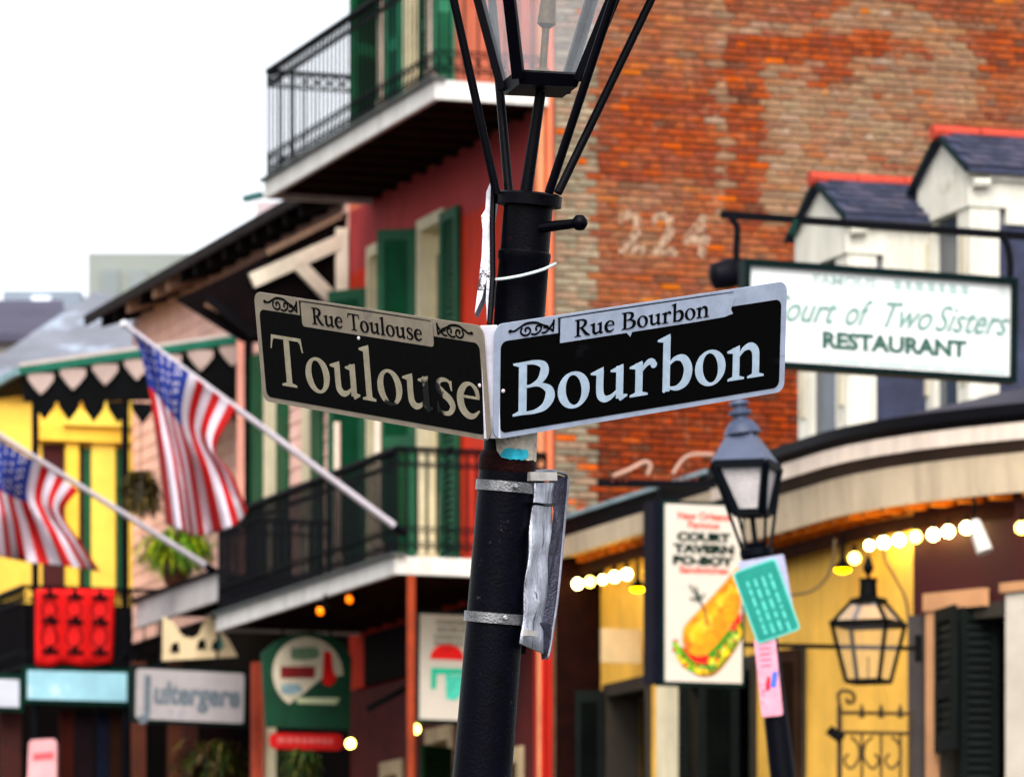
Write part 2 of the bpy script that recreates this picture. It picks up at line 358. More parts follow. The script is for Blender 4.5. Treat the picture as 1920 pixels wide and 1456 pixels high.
wire = [A(524, -50, -.04), A(522, -32, -.062), A(516, 0, -.066), A(506, 35, -.055), A(496, 56, -.02), A(494, 58, .01), A(500, 40, .05), A(510, 0, .064), A(522, -45, .03), A(524, -50, -.04)]
MB().tube(crom(wire, 6), .0032, 6).build('wire_loop', M('white_cable', (205, 214, 214), .5, .1, 10), lamp, smooth=True)
# cradle: four arms that rise from the collar, the burner pipe in the middle
def arm_rod(a, b, r0, r1, nm='cradle_arm'):
    a = Vector(a); b = Vector(b); return MB().tube([a + (b - a) * k / 4 for k in range(5)], [r0 + (r1 - r0) * k / 4 for k in range(5)], 10).build(nm, iron, lamp, smooth=True)
arm_rod(P(931, 362, 11.10), P(775, -340, 10.98), .0092, .0088)
arm_rod(P(1046, 362, 11.12), P(1385, -340, 11.24), .0092, .0088)
arm_rod(P(954, 362, 11.17), P(893, -340, 11.30), .0098, .0085)
arm_rod(P(1029, 362, 11.05), P(1262, -340, 10.80), .0095, .0085)
arm_rod(P(986, 362, 11.11), P(1014, 172, 11.09), .0135, .0110, 'burner_pipe')
# lantern: four-sided, standing on a small plate, turned about 31 degrees
LC = P(1015, 160, 11.09); LAX = AX
def lc(k, h):                                  # corner k of the lantern at height h above its plate
    sc = .092 * (1 + 4.35 * h); a = R(180 - 31) + k * math.pi / 2
    return LC + LAX * h + Vector((math.cos(a), math.sin(a), 0)) * sc
pl = MB(); o8 = [lc(k, -.012) for k in range(4)]; i8 = [lc(k, .016) for k in range(4)]
pl.hexa(o8 + i8); pl.build('lantern_plate', iron, lamp)
for k in range(4):
    MB().beam(lc(k, .0), lc(k, .42), .024, .018).build('lantern_bar', iron, lamp)
    MB().beam(lc(k, .42), lc((k + 1) % 4, .42), .022, .026).build('lantern_rail', iron, lamp)
gl = glass_mat('lantern_glass', (214, 218, 224), .22)
for k in range(4):
    MB().add([lc(k, .012), lc((k + 1) % 4, .012), lc((k + 1) % 4, .415), lc(k, .415)], [(0, 1, 2, 3)]).build('lantern_pane', gl, lamp)
rf = MB(); ro = [lc(k, .435) for k in range(4)]; top = [LC + LAX * .60 + (lc(k, .1) - lc(k, .1).lerp(lc((k + 2) % 4, .1), .5)) * .5 for k in range(4)]
rf.hexa(ro + top); rf.build('lantern_roof', iron, lamp)
MB().lathe(LC + LAX * .60, [(.09, 0), (.09, .03), (.05, .05), (.05, .09), (.07, .10), (.03, .13), (.012, .17), (.001, .18)], 16, axis=LAX).build('finial', iron, lamp, smooth=True)
MB().lathe(LC + LAX * .016, [(.03, 0), (.03, .01), (.008, .02), (.008, .10), (.02, .11), (.016, .16), (.001, .18)], 12, axis=LAX).build('burner', M('burner_brass', (120, 104, 80), .5, .3, 30), lamp, smooth=True)
# bracket that carries the signs
wh = M('bracket_white', (214, 212, 222), .55, .15, 20)
cB = Vector((-.0376, 11.0, 3.1217)); cT = Vector((-.0506, 11.0, 3.1187))
zT = Vector((-.071, -.3181, .9454)); zB = Vector((.0111, -.3421, .9396)); zM = ((zT + zB) / 2).normalized()
br = MB(); mid = (cB + cT) / 2 + Vector((.0, .016, 0))
br.beam(mid - zM * .112, mid + zM * .1215, .034, .012, up=(0, 1, .3)); br.build('sign_bracket', wh, lamp)
MB().beam(mid + zM * .07, A(645, -10, 0), .03, .02).build('bracket_arm', iron, lamp)
MB().beam(mid - zM * .07, A(795, -10, 0), .03, .02).build('bracket_arm', iron, lamp)
# torn poster remains wrapped on the post below the signs
def patch(name, rows, mat, grow=.003):
    mb = MB(); v = []; n = 10
    for (py, a0, a1, r) in rows:
        for k in range(n + 1):
            a = R(a0 + (a1 - a0) * k / n); jag = random.uniform(-2.4, 2.4) if py in (rows[0][0], rows[-1][0]) else 0
            c = A(py + jag); v.append(c + Vector((math.sin(a), -math.cos(a), 0)) * (r + grow))
    f = [(i * (n + 1) + k, i * (n + 1) + k + 1, (i + 1) * (n + 1) + k + 1, (i + 1) * (n + 1) + k) for i in range(len(rows) - 1) for k in range(n)]
    return mb.add(v, f).build(name, mat, lamp, smooth=True)
patch('torn_poster', [(800, -34, 86, .0545), (826, -30, 85, .0550), (850, -24, 84, .0565), (866, -12, 82, .0580)], M('old_paper', (196, 190, 178), .85, .22, 60, rgb2=(120, 112, 104), patch=(40, .58)))
patch('torn_poster', [(848, -10, 40, .0575), (860, -16, 44, .0592), (868, -6, 30, .0602)], M('teal_paper', (84, 178, 196), .85, .25, 60), .0042)

# the sheet of paper peeling from the side of the post, seen nearly edge on
pf = thing('torn_flyer', P(915, 480, 11.1), 'white torn flyer peeling off the upper lamp post, edge on', 'flyer')
poly = [(926, 332), (931, 352), (927, 380), (921, 420), (921, 470), (923, 500), (927, 530), (922, 565), (913, 603), (911, 560), (913, 520), (903, 560), (890, 588), (896, 540), (903, 480), (905, 430), (902, 405), (910, 392), (912, 360), (918, 345)]
MB().prism([P(x, y, 11.135 - .00012 * (y - 330)) for x, y in poly], (.006, .07, 0)).build('sheet', M('flyer_paper', (206, 206, 214), .7, .3, 30, rgb2=(70, 52, 60), patch=(30, .57)), pf)
MB().tube([P(926, 330, 11.13), P(923, 420, 11.12), P(924, 520, 11.11), P(918, 608, 11.09)], .0062, 8).build('edge_strip', iron, pf)

# ------------------------------------------------------------------ the two street name signs
def street_sign(name, origin, X, Z, side, body, label, plate_m, face_m, let_m, strip_x, ragged):
    e = framed(name, origin, X, Z, label, 'street sign')
    x0, x1 = (-.80, 0.0) if side < 0 else (0.0, .80)
    MB().prism([(p[0], -.0012, p[1]) for p in rrect(x0, x1, -.12, .12, .022, 6)], (0, .0024, 0)).build('plate', plate_m, e, world=False)
    pts = rrect(x0 + .016, x1 - .016, -.1085, .083, .016, 6)
    MB().flat(pts, -.0022).build('black_field', face_m, e, world=False)
    a, b = x0 + strip_x[0], x0 + strip_x[1]
    q = [(a, .0615)]
    if ragged:                                  # the pasted strip ends in a torn edge
        q += [(a + .002, .1135), (b - .085, .1125), (b - .03, .112), (b + .0, .104), (b - .006, .09), (b - .012, .078), (b - .006, .068), (b - .03, .0635), (b - .12, .0622), (a + .195, .0618), (a + .19, .052), (a + .18, .0618)]
    else:
        q = rrect(a, b, .0605, .1135, .008, 4)
    MB().flat(q, -.0034).build('name_strip', plate_m, e, world=False)
    lm = MB(); lm.strip([(a - .006, .1155), (a + .12, .1162), (b - .1, .1158), (b - .005, .1150)], [(a - .006, .1133), (a + .12, .1137), (b - .1, .1137), (b - .005, .1137)], -.0036)
    lm.strip([(a - .005, .1145), (a - .004, .062)], [(a - .001, .1145), (a - .0005, .062)], -.0037)
    lm.build('strip_dark_line', face_m, e, world=False)  # thin dark line along the strip's top and left edges
    serif_text('lettering', body, x0 + .047, (x1 - .058 if side > 0 else x1 - .022), -.0775, .111, -.0026, let_m, e)
    ik = M('sign_black_ink', (7, 7, 10), .6, .3, 40, spec=.15); xa, xb = a + .038, b - (.072 if ragged else .036)
    wr = sum(G[c][0] for c in 'Rue'); wt = wr + .26 + sum(G[c][0] for c in body); xm = xa + (xb - xa) * wr / wt; xn = xa + (xb - xa) * (wr + .26) / wt
    serif_text('small_lettering', 'Rue', xa, xm, .0695, .036, -.0044, ik, e); serif_text('small_lettering', body, xn, xb, .0695, .036, -.0044, ik, e)
    def scroll(cx, flip):
        mb = MB(); yy = [-.0024]
        def st(pts, ws):
            yy[0] -= .0001; s_ = var_stroke([(cx + flip * p[0], .1 + p[1]) for p in pts], ws, 5); mb.strip(s_[1], s_[2], yy[0])
        st([(-.062, .002), (-.05, .001), (-.036, .007), (-.018, .013), (.006, .012), (.022, .006), (.04, .0)], [.002, .004, .004, .005, .005, .0035, .002])
        st([(-.03, .006), (-.034, -.003), (-.026, -.0105), (-.014, -.0105), (-.008, -.003), (-.014, .004), (-.022, .002), (-.02, -.004)], [.003, .004, .004, .004, .0035, .003, .003, .003])
        st([(-.006, -.010), (.006, -.012), (.018, -.006), (.02, .003), (.01, .005), (.006, -.001), (.01, -.004)], [.002, .004, .004, .0035, .003, .003, .002])
        st([(.022, -.011), (.034, -.010), (.05, .004), (.054, .012)], [.002, .004, .0045, .003])
        st([(.026, .0), (.04, -.003), (.053, -.011)], [.003, .004, .003]); st([(.054, .013), (.052, -.012)], [.003, .003])
        mb.flat(ell(cx - flip * .062, .102, .005, .0035, 10), -.0032)
        return mb.build('scroll_ornament', face_m, e, world=False)
    scroll(a - .07, 1)
    if not ragged: scroll(b + .068, -1)
    for bx in ((x0 + .022, -.02),) if side > 0 else ((x1 - .022, -.005), (a + .2, .054)):
        MB().lathe((bx[0], -.003, bx[1]), [(.0042, 0), (.0042, .002), (.002, .0034)], 8, axis=(0, -1, 0)).build('bolt', M('bolt_metal', (215, 205, 205), .4, .2, 30), e, world=False)
    return e
face_b = M('sign_black', (3, 3, 4), .5, .3, 14, bump=.03, spec=.12, rgb2=(24, 24, 30), patch=(7, .64))
let_t = M('sign_letters_worn', (160, 154, 138), .6, .15, 40)
def wear(m):                                    # letters rubbed away around the last "ous"
    t = m.node_tree; b = t.nodes['Principled BSDF']; L = t.links.new
    tc = t.nodes.new('ShaderNodeTexCoord'); sp = t.nodes.new('ShaderNodeSeparateXYZ'); L(tc.outputs['Object'], sp.inputs[0])
    def band(inp, c, w):
        s_ = t.nodes.new('ShaderNodeMath'); s_.operation = 'SUBTRACT'; L(inp, s_.inputs[0]); s_.inputs[1].default_value = c
        a = t.nodes.new('ShaderNodeMath'); a.operation = 'ABSOLUTE'; L(s_.outputs[0], a.inputs[0])
        r = t.nodes.new('ShaderNodeMapRange'); r.inputs['From Min'].default_value = 0; r.inputs['From Max'].default_value = w; r.inputs['To Min'].default_value = 1; r.inputs['To Max'].default_value = 0
        L(a.outputs[0], r.inputs['Value']); return r.outputs[0]
    n = t.nodes.new('ShaderNodeTexNoise'); n.inputs['Scale'].default_value = 70; n.inputs['Detail'].default_value = 5; L(tc.outputs['Object'], n.inputs['Vector'])
    mu = t.nodes.new('ShaderNodeMath'); mu.operation = 'MULTIPLY'; L(band(sp.outputs['X'], -.186, .062), mu.inputs[0]); L(band(sp.outputs['Z'], -.05, .12), mu.inputs[1])
    m1 = t.nodes.new('ShaderNodeMath'); m1.operation = 'MULTIPLY'; L(band(sp.outputs['X'], -.332, .09), m1.inputs[0]); L(band(sp.outputs['Z'], -.088, .034), m1.inputs[1])
    ad = t.nodes.new('ShaderNodeMath'); ad.operation = 'ADD'; L(mu.outputs[0], ad.inputs[0]); L(m1.outputs[0], ad.inputs[1])
    a2 = t.nodes.new('ShaderNodeMath'); a2.operation = 'MULTIPLY_ADD'; L(n.outputs['Fac'], a2.inputs[0]); a2.inputs[1].default_value = .75; L(ad.outputs[0], a2.inputs[2])
    r = t.nodes.new('ShaderNodeMapRange'); r.inputs['From Min'].default_value = .70; r.inputs['From Max'].default_value = .84
    L(a2.outputs[0], r.inputs['Value'])
    old = b.inputs['Base Color'].links[0].from_socket
    mx = t.nodes.new('ShaderNodeMixRGB'); L(r.outputs[0], mx.inputs['Fac']); L(old, mx.inputs['Color1']); mx.inputs['Color2'].default_value = lin((10, 10, 11)); L(mx.outputs[0], b.inputs['Base Color'])
wear(let_t)
street_sign('street_sign', cT, (.6252, -.7527, -.2064), zT, -1, 'Toulouse', 'black street sign with white border reading Toulouse, worn last letters',
            M('sign_border_grey', (146, 138, 126), .6, .12, 20, rgb2=(128, 120, 112), patch=(14, .6)), face_b, let_t, (.172, .632), False)
street_sign('street_sign', cB, (.7819, .5887, .2051), zB, 1, 'Bourbon', 'black street sign with white border reading Bourbon, ragged name strip',
            M('sign_border_pale', (172, 180, 196), .6, .12, 20, rgb2=(148, 154, 174), patch=(14, .62)), face_b, M('sign_letters_pale', (184, 198, 212), .6, .12, 30), (.172, .652), True)

# ------------------------------------------------------------------ bent aluminium sign strapped behind the post, seen from its edge
mp = thing('traffic_sign', P(1010, 1060, 11.22), 'crumpled bare aluminium sign strapped to the lamp post, seen edge on', 'sign')
v = []; f = []; rows = 16; cols = 7
for i in range(rows + 1):
    q = i / rows; y = 905 + q * 300
    xl = 1001 - q * 26; xr = 1037 - q * 22
    for j in range(cols + 1):
        w = j / cols
        v.append(P(xl + (xr - xl) * w + 2.0 * math.sin(q * 17 + w * 3), y + 10 * w * (q > .97) * 2, 11.16 + .13 * w + .012 * math.sin(q * 9 + w * 7) + .006 * math.sin(q * 31)))
for i in range(rows):
    for j in range(cols): f.append((i * (cols + 1) + j, i * (cols + 1) + j + 1, (i + 1) * (cols + 1) + j + 1, (i + 1) * (cols + 1) + j))
o = MB().add(v, f).build('sheet', alu, mp, smooth=True); md = o.modifiers.new('Solidify', 'SOLIDIFY'); md.thickness = .003
rim = [P(1003, 884, 11.17), P(1030, 882, 11.26), P(1052, 886, 11.32), P(1063, 893, 11.34), P(1064, 915, 11.34), P(1058, 980, 11.34), P(1046, 1110, 11.33), P(1036, 1180, 11.32), P(1028, 1228, 11.31), P(1022, 1232, 11.30)]
MB().tube(crom(rim, 5), .0036, 6).build('rim', M('rim_metal', (140, 140, 150), .35, .3, 30, metal=.7), mp, smooth=True)
MB().prism([P(1026, 905, 11.30), P(1047, 890, 11.32), P(1062, 895, 11.34), P(1057, 980, 11.34), P(1040, 1140, 11.33), P(1030, 1228, 11.31), P(1020, 1225, 11.30), P(1010, 1180, 11.29), P(1026, 1100, 11.29), P(1046, 990, 11.30)], (0, .003, 0)).build('edge_flange', M('flange_metal', (96, 96, 110), .4, .4, 40, metal=.6, bump=.5, rgb2=(60, 30, 30), patch=(20, .63)), mp)
MB().beam(P(990, 893, 11.15), P(1040, 893, 11.2), .016, .018).build('clamp', M('clamp_metal', (190, 186, 182), .4, .2, 30, metal=.5), mp)
MB().beam(P(985, 1186, 11.15), P(1003, 1188, 11.18), .012, .012).build('clamp', MATS['clamp_metal'], mp)
MB().beam(P(994, 898, 11.19), P(962, 1200, 11.22), .018, .02).build('rail', M('rail_metal', (98, 94, 100), .4, .4, 30, metal=.6), mp)
MB().beam(P(1011, 900, 11.24), P(975, 1225, 11.27), .012, .02).build('rail', iron, mp)
MB().prism([P(1005, 1165, 11.28), P(1034, 1170, 11.3), P(1026, 1232, 11.3), P(1016, 1236, 11.3)], (0, .003, 0)).build('torn_corner', M('torn_metal', (70, 70, 84), .4, .5, 40, metal=.6), mp)
MB().tube(crom([A(945, 48, .0), P(1005, 944, 11.145), P(1022, 946, 11.17), P(1040, 946, 11.29)], 5), .003, 6).build('tie_wire', iron, mp, smooth=True)

# ------------------------------------------------------------------ generic building pieces
def wall_open(mb, s0, s1, t0, t1, z0, z1, ops):
    """a wall slab along the street with rectangular openings (s_a, s_b, z_a, z_b)"""
    cuts = sorted({s0, s1, *[min(max(o[i], s0), s1) for o in ops for i in (0, 1)]})
    for a, b in zip(cuts[:-1], cuts[1:]):
        if b - a < 1e-4: continue
        m = (a + b) / 2; gaps = sorted([(o[2], o[3]) for o in ops if o[0] < m < o[1]]); z = z0
        for ga, gb in gaps:
            if ga > z: mb.st(a, b, t0, t1, z, ga)
            z = max(z, gb)
        if z < z1: mb.st(a, b, t0, t1, z, z1)
    return mb
def shutter(parent, hinge, d, width, z0, z1, mat, th=.035, louvre=True, name='shutter'):
    """leaf hung at hinge=(x, y), reaching along the flat unit vector d"""
    d = Vector((d[0], d[1], 0)).normalized(); n = Vector((-d.y, d.x, 0)) * th / 2; h = Vector((hinge[0], hinge[1], 0)); mb = MB()
    def bar(a, b, za, zb, k=1.0):
        p, q = h + d * a, h + d * b; m = n * k
        mb.hexa([p - m + UP * za, q - m + UP * za, q + m + UP * za, p + m + UP * za, p - m + UP * zb, q - m + UP * zb, q + m + UP * zb, p + m + UP * zb])
    st = min(.065, width * .2)
    bar(0, st, z0, z1); bar(width - st, width, z0, z1)
    zm = z0 + (z1 - z0) * .42
    for za, zb in ((z0, z0 + .11), (zm - .05, zm + .05), (z1 - .09, z1)): bar(st, width - st, za, zb, .98)
    o = mb.build(name, mat, parent)
    lv = MB()
    for za, zb in ((z0 + .11, zm - .05), (zm + .05, z1 - .09)):
        k = max(3, int((zb - za) / .055))
        for i in range(k):
            zc = za + (zb - za) * (i + .5) / k; p, q = h + d * st, h + d * (width - st)
            lv.hexa([p - n * .8 + UP * (zc - .026), q - n * .8 + UP * (zc - .026), q - n * .6 + UP * (zc - .02), p - n * .6 + UP * (zc - .02),
                     p + n * .6 + UP * (zc + .02), q + n * .6 + UP * (zc + .02), q + n * .8 + UP * (zc + .026), p + n * .8 + UP * (zc + .026)])
    lv.build('louvres', mat, o, kind='stuff')
    return o
def railing(parent, path, z0, z1, mat, step=.115, post_r=.008, ornament=True, posts=True):
    """iron railing along plan points (s, t): rails, uprights each its own part, a band of rings at the foot"""
    pts = [W(a, b, 0) for a, b in path]; proto = None
    for a, b in zip(pts[:-1], pts[1:]):
        for zz, w in ((z1, .045), (z1 - .13, .022), (z0 + .05, .022), (z0 + .2, .018)):
            MB().beam(a + UP * zz, b + UP * zz, w, w * .7).build('rail', mat, parent)
        n = max(2, int(round((b - a).length / step)))
        for i in range(n + (1 if b is pts[-1] else 0)):
            p = a + (b - a) * i / n
            if proto is None:
                proto = MB().box((-post_r, -post_r, z0), (post_r, post_r, z1 - .015)).build('baluster', mat, None); me = proto.data
                proto.parent = parent; proto.location = p - off(parent)
            else:
                dup(proto, parent, p - off(parent))
        if ornament:
            mb = MB(); d = (b - a).normalized()
            for i in range(n):
                c = a + (b - a) * (i + .5) / n
                for zc, rr in ((z0 + .125, .05), (z1 - .07, .042)):
                    mb.tube([c + d * math.cos(k * math.pi / 4) * rr + UP * (zc + math.sin(k * math.pi / 4) * rr) for k in range(9)], .0075, 4, cap=False)
            mb.build('scroll_band', mat, parent, kind='stuff')
def board_on_s(s, px0, px1, py0, py1, th, mb=None):
    """upright board facing the camera across the street line, by photo rectangle on the plane s = const"""
    t0, t1 = t_at(px0, s), t_at(px1, s); tm = (t0 + t1) / 2; return (mb or MB()).st(s, s + th, t0, t1, z_at(py1, s, tm), z_at(py0, s, tm))

# ------------------------------------------------------------------ red townhouse
red = M('red_stucco', (206, 76, 38), .8, .16, 1.6, bump=.1, streak=.3, rgb2=(196, 70, 40), patch=(1.1, .56))
mauve = M('glare_tinted_stucco', (190, 88, 90), .8, streak=.3, var=.14, scale=1.4, rgb2=(186, 84, 86), patch=(1.0, .57))  # red wall with the glare under the balcony put into its colour
salmon = M('salmon_stucco', (226, 142, 118), .8, .12, 1.6, rgb2=(210, 110, 90), patch=(1.2, .58))
house = thing('townhouse', W(2.7, 2.5, 0), 'tall red townhouse with iron balconies and a bare brick side wall', 'house')
HW = 5.43
# side wall facing the camera: mortar bed, bricks proud of it
mortar = M('mortar', (134, 110, 90), .95, .2, 3, rgb2=(116, 92, 76), patch=(1.5, .55))
MB().st(.012, .4, .02, 6.0, 0, 13.0).build('side_wall', mortar, house)

BL, BH, CR, JT = .172, .0465, .056, .009
bricks = []
def fbm(x, y, s):
    from mathutils import noise
    return noise.fractal(Vector((x * s, y * s, 3.1)), 1.0, 2.0, 4)
def ghost(px, py):
    """how much of the old painted advertisement is left here, 0..1"""
    w = 30; px += w * fbm(px + 300, py, .012); py += w * .7 * fbm(px, py + 500, .012)
    ink = lambda x0, x1, y0, y1: x0 < px < x1 and y0 < py < y1
    pale = .22
    if ink(1113, 1345, -60, 100): pale = .46
    if ink(1113, 1345, 100, 180): pale = .28
    if ink(1113, 1345, 180, 345): pale = -.02
    if ink(1113, 1380, 345, 470): pale = .42
    if ink(1113, 1480, 470, 600): pale = .42
    if py >= 600: pale = -.2
    if ink(1380, 1560, -60, 42): pale = .3
    d = math.hypot(px - 1650, py - 165)
    if (100 < d < 176 and px > 1555 and py < 220) or ink(1425, 1815, 118, 205) or ink(1430, 1740, 200, 420): pale = .95
    if ink(1740, 1940, 200, 260): pale = .55
    if ink(1825, 1940, 125, 200): pale = .5
    if ink(1825, 1940, -60, 70): pale = .3
    if ink(1825, 1940, 68, 122): pale = -.3
    if ink(1385, 1672, 62, 115): pale = -.4
    if ink(1366, 1424, 62, 400): pale = -.35
    if ink(1340, 1366, -60, 430): pale = .95
    if ink(1385, 1640, 40, 62): pale = .95
    if ink(1530, 1610, 118, 165): pale = .1
    return min(max(pale + .22 * fbm(px, py, .0065) + .3 * fbm(px + 900, py, .02), 0), 1)
PALES = [(178, 160, 136), (170, 152, 130), (188, 170, 152), (164, 146, 126), (180, 154, 128)]
def brick_col(px, py):
    r = random.random()
    pal = random.choice([(172, 92, 60), (182, 98, 60), (162, 88, 60), (184, 106, 70), (160, 92, 72), (174, 100, 72), (150, 84, 64)])
    if r < .06: pal = random.choice([(216, 124, 52), (208, 112, 56)])
    elif r < .14: pal = random.choice([(128, 86, 70), (134, 96, 80), (130, 78, 62)])
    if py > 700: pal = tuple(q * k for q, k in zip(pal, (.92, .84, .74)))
    if px < 1112: return random.choice([(160, 150, 132), (170, 158, 140), (146, 138, 122), (136, 126, 112), (164, 142, 124)]) if random.random() > (.03 if py < 700 else .3) else random.choice([(196, 108, 54), (140, 98, 76)])
    pal = tuple(x * .90 for x in pal); k = min(1, ghost(px, py) * random.uniform(.6, .92)); q = tuple(x * .92 for x in random.choice(PALES))
    if random.random() < .07: k *= .4
    return tuple(q[i] * k + pal[i] * (1 - k) for i in range(3))
rows_z = [5.5 + CR * i for i in range(int((12.9 - 5.5) / CR) + 1)]
for ri, z in enumerate(rows_z):
    t = .03 - (BL + JT) / 2 * (ri % 2) * .99; header = ri % 6 == 5
    while t < 5.9:
        L_ = (BL - JT) / 2 if header else BL; L_ *= random.uniform(.94, 1.05)
        a, b = max(t, .03), t + L_
        if b - a > .04:
            p = W(0, (a + b) / 2, z + BH / 2); px = 960 + F * p.x / p.y; py = HY - F * (p.z - EYE) / p.y
            bricks.append((a, b, z + random.uniform(-.002, .002), random.uniform(0, .007), px, py))
        t += L_ + JT
def brick_mesh(L, o_):
    v = []; f = []; c = []
    for (a, b, z, pr, px, py) in L:
        n = len(v); s0, s1 = -.004 - pr, .02; e = .006
        v += [W(s1, a, z), W(s1, b, z), W(s1, b, z + BH), W(s1, a, z + BH), W(s0, a + e, z + e), W(s0, b - e, z + e), W(s0, b - e, z + BH - e), W(s0, a + e, z + BH - e)]
        f += [(n + 4, n + 5, n + 6, n + 7), (n, n + 1, n + 5, n + 4), (n + 1, n + 2, n + 6, n + 5), (n + 2, n + 3, n + 7, n + 6), (n + 3, n, n + 4, n + 7)]
        cc = lin(brick_col(px, py)); c += [cc] * 20
    me = bpy.data.meshes.new('brick'); me.from_pydata([tuple(q - o_) for q in v], [], f); ca = me.color_attributes.new('Col', 'FLOAT_COLOR', 'CORNER')
    ca.data.foreach_set('color', [x for q in c for x in q]); me.materials.append(MATS['brick_face']); return me
attr_mat('brick_face')
def seen(b): return b[5] < 980
bricks = [b for b in bricks if seen(b)]
bricks.sort(key=lambda b: math.hypot(b[4] - 1235, (b[5] - 240) * .62))
for b in bricks[:300]:
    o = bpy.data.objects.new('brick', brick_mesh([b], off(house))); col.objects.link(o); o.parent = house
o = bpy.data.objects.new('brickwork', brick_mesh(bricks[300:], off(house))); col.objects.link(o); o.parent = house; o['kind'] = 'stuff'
NT, NZ, ma = 150, 185, []
v = [W(.0095, .03 + 5.94 * i / NT, 5.5 + 7.4 * j / NZ) - off(house) for j in range(NZ + 1) for i in range(NT + 1)]
for q in v:
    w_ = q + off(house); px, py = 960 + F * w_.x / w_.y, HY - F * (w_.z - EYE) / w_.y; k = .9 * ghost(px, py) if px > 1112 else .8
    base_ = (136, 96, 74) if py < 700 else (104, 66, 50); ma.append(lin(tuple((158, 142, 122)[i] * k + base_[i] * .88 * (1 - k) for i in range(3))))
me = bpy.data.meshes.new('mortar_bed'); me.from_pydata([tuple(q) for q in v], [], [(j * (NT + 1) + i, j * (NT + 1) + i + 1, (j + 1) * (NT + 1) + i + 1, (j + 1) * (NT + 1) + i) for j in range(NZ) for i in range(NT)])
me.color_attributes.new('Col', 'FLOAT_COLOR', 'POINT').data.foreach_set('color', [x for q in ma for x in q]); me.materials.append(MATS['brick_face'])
o = bpy.data.objects.new('mortar_bed', me); col.objects.link(o); o.parent = house
MB().st(-.006, .0085, .03, 3.0, 0, 6.22).build('lower_brickwork', M('dark_brick', (40, 18, 14), .9, .4, 9, bump=.4), house)
# painted house number of the old advertisement
worn_paint('ghost_paint', (182, 158, 138), 22, .40, .60)
gp = framed('painted_number', W(-.0125, t_at(1245, 0), z_at(440, 0, 1)), V, UP, 'faded pale painted number 224 on the brick side wall', 'painted number')
for i, ch in enumerate('224'): text('numeral', ch, .46, -.275 + .275 * i, -.155, 0, MATS['ghost_paint'], gp, bold=.013, sx=.98)
# street facade
zA0, zA1 = 6.02, 9.22
ops2 = [(s_at(835, 0), s_at(786, 0), zA0, zA1), (s_at(720, 0), s_at(692, 0), zA0, zA1)]
zsplit = zs(398, 885, 0)
mb = MB(); wall_open(mb, 0.03, HW, 0.0, .35, 5.4, zsplit, [(a, b, c, d) for a, b, c, d in ops2]); mb.build('facade', red, house)
mb = MB(); wall_open(mb, 0.03, HW, 0.001, .35, zsplit, 9.62, [(a, b, c, d) for a, b, c, d in ops2]); mb.build('facade_glare_band', mauve, house)  # upper part of the same red wall, tinted mauve for glare
ops3 = [(s_at(795, 0), s_at(762, 0), 9.75, 12.3), (s_at(722, 0), s_at(700, 0), 9.75, 12.3)]
mb = MB(); wall_open(mb, 0.03, HW, 0.0, .35, 9.62, 13.0, ops3); mb.build('upper_facade', salmon, house)
MB().st(0.0, HW, .36, 5.9, 12.9, 13.1).build('roof', M('flat_roof', (80, 80, 84), .9, .2, 2), house)
MB().st(HW - .02, HW + .0, .355, 5.9, 0, 12.89).build('rear_wall', mauve, house)
# corner pilaster and downpipe
MB().st(.0, s_at(1002, -.03), -.035, -.001, 5.9, 13.0).build('corner_pilaster', M('salmon_trim', (226, 142, 112), .75, .1, 2), house)
MB().st(.0, s_at(1002, -.03), -.034, -.001, 3.0, 5.895).build('lower_pilaster', M('red_trim', (184, 58, 34), .7, .12, 2), house)
sp = s_at(1014, -.08); MB().tube([W(sp, -.08, 2.2), W(sp, -.08, 12.8)], .03, 8).build('downpipe', M('pipe_pink', (206, 150, 118), .6, .15, 3), house, smooth=True)
MB().tube([W(.04, -.07, 2.0), W(.04, -.07, 6.1)], .035, 8).build('downpipe', M('pipe_red', (180, 54, 32), .6, .12, 3), house, smooth=True)
# french windows: cream casing, door leaf inside, green shutters
def french(parent, s0, s1, z0, z1, name='french_window'):
    e = sub(name, parent); fr = .07
    mb = MB(); mb.st(s0, s0 + fr, -.03, .2, z0, z1); mb.st(s1 - fr, s1, -.03, .2, z0, z1); mb.st(s0 + fr, s1 - fr, -.029, .2, z1 - .1, z1); mb.build('casing', cream, e)
    MB().st(s0 + fr, s1 - fr, .12, .17, z0, z1 - .1).build('door_leaf', M('cream_door', (222, 212, 180), .7, .1, 4), e)
    MB().st(s0 + fr + .12, s1 - fr - .08, .105, .119, z0 + .9, z1 - .3).build('pane', M('window_dark', (70, 78, 74), .15, .3, 2, spec=.6), e)
    return e
for a, b, c, d in ops2: french(house, a, b, c, d)
for a, b, c, d in ops3: french(house, a, b, c, d)
sA, sB, sC, sD = ops2[0][0], ops2[0][1], ops2[1][0], ops2[1][1]
shutter(house, W(sA, -.04, 0).xy, -U.xy, sA - s_at(867, 0), zA0 + .03, zA1 - .05, green)
shutter(house, W(sB, -.03, 0).xy, (U * .55 - V * .83).xy, .34, zA0 + .03, zA1 - .06, green)
shutter(house, W(sC, -.04, 0).xy, -U.xy, .42, zA0 + .03, zA1 - .06, green)
shutter(house, W(sD, -.03, 0).xy, (U * .8 - V * .6).xy, .40, zA0 + .03, zA1 - .35, green)
shutter(house, W(ops3[0][0], -.04, 0).xy, -U.xy, .55, 9.78, 12.25, green)
shutter(house, W(ops3[0][1], -.04, 0).xy, U.xy, .45, 9.78, 12.25, M('teal_green', (60, 130, 104), .6, .2, 5))
shutter(house, W(ops3[1][0], -.03, 0).xy, (-U * .5 - V * .86).xy, .40, 9.78, 12.25, green)
shutter(house, W(s_at(862, 0), -.05, 0).xy, (-V).xy, .18, 9.78, 12.25, MATS['teal_green'])
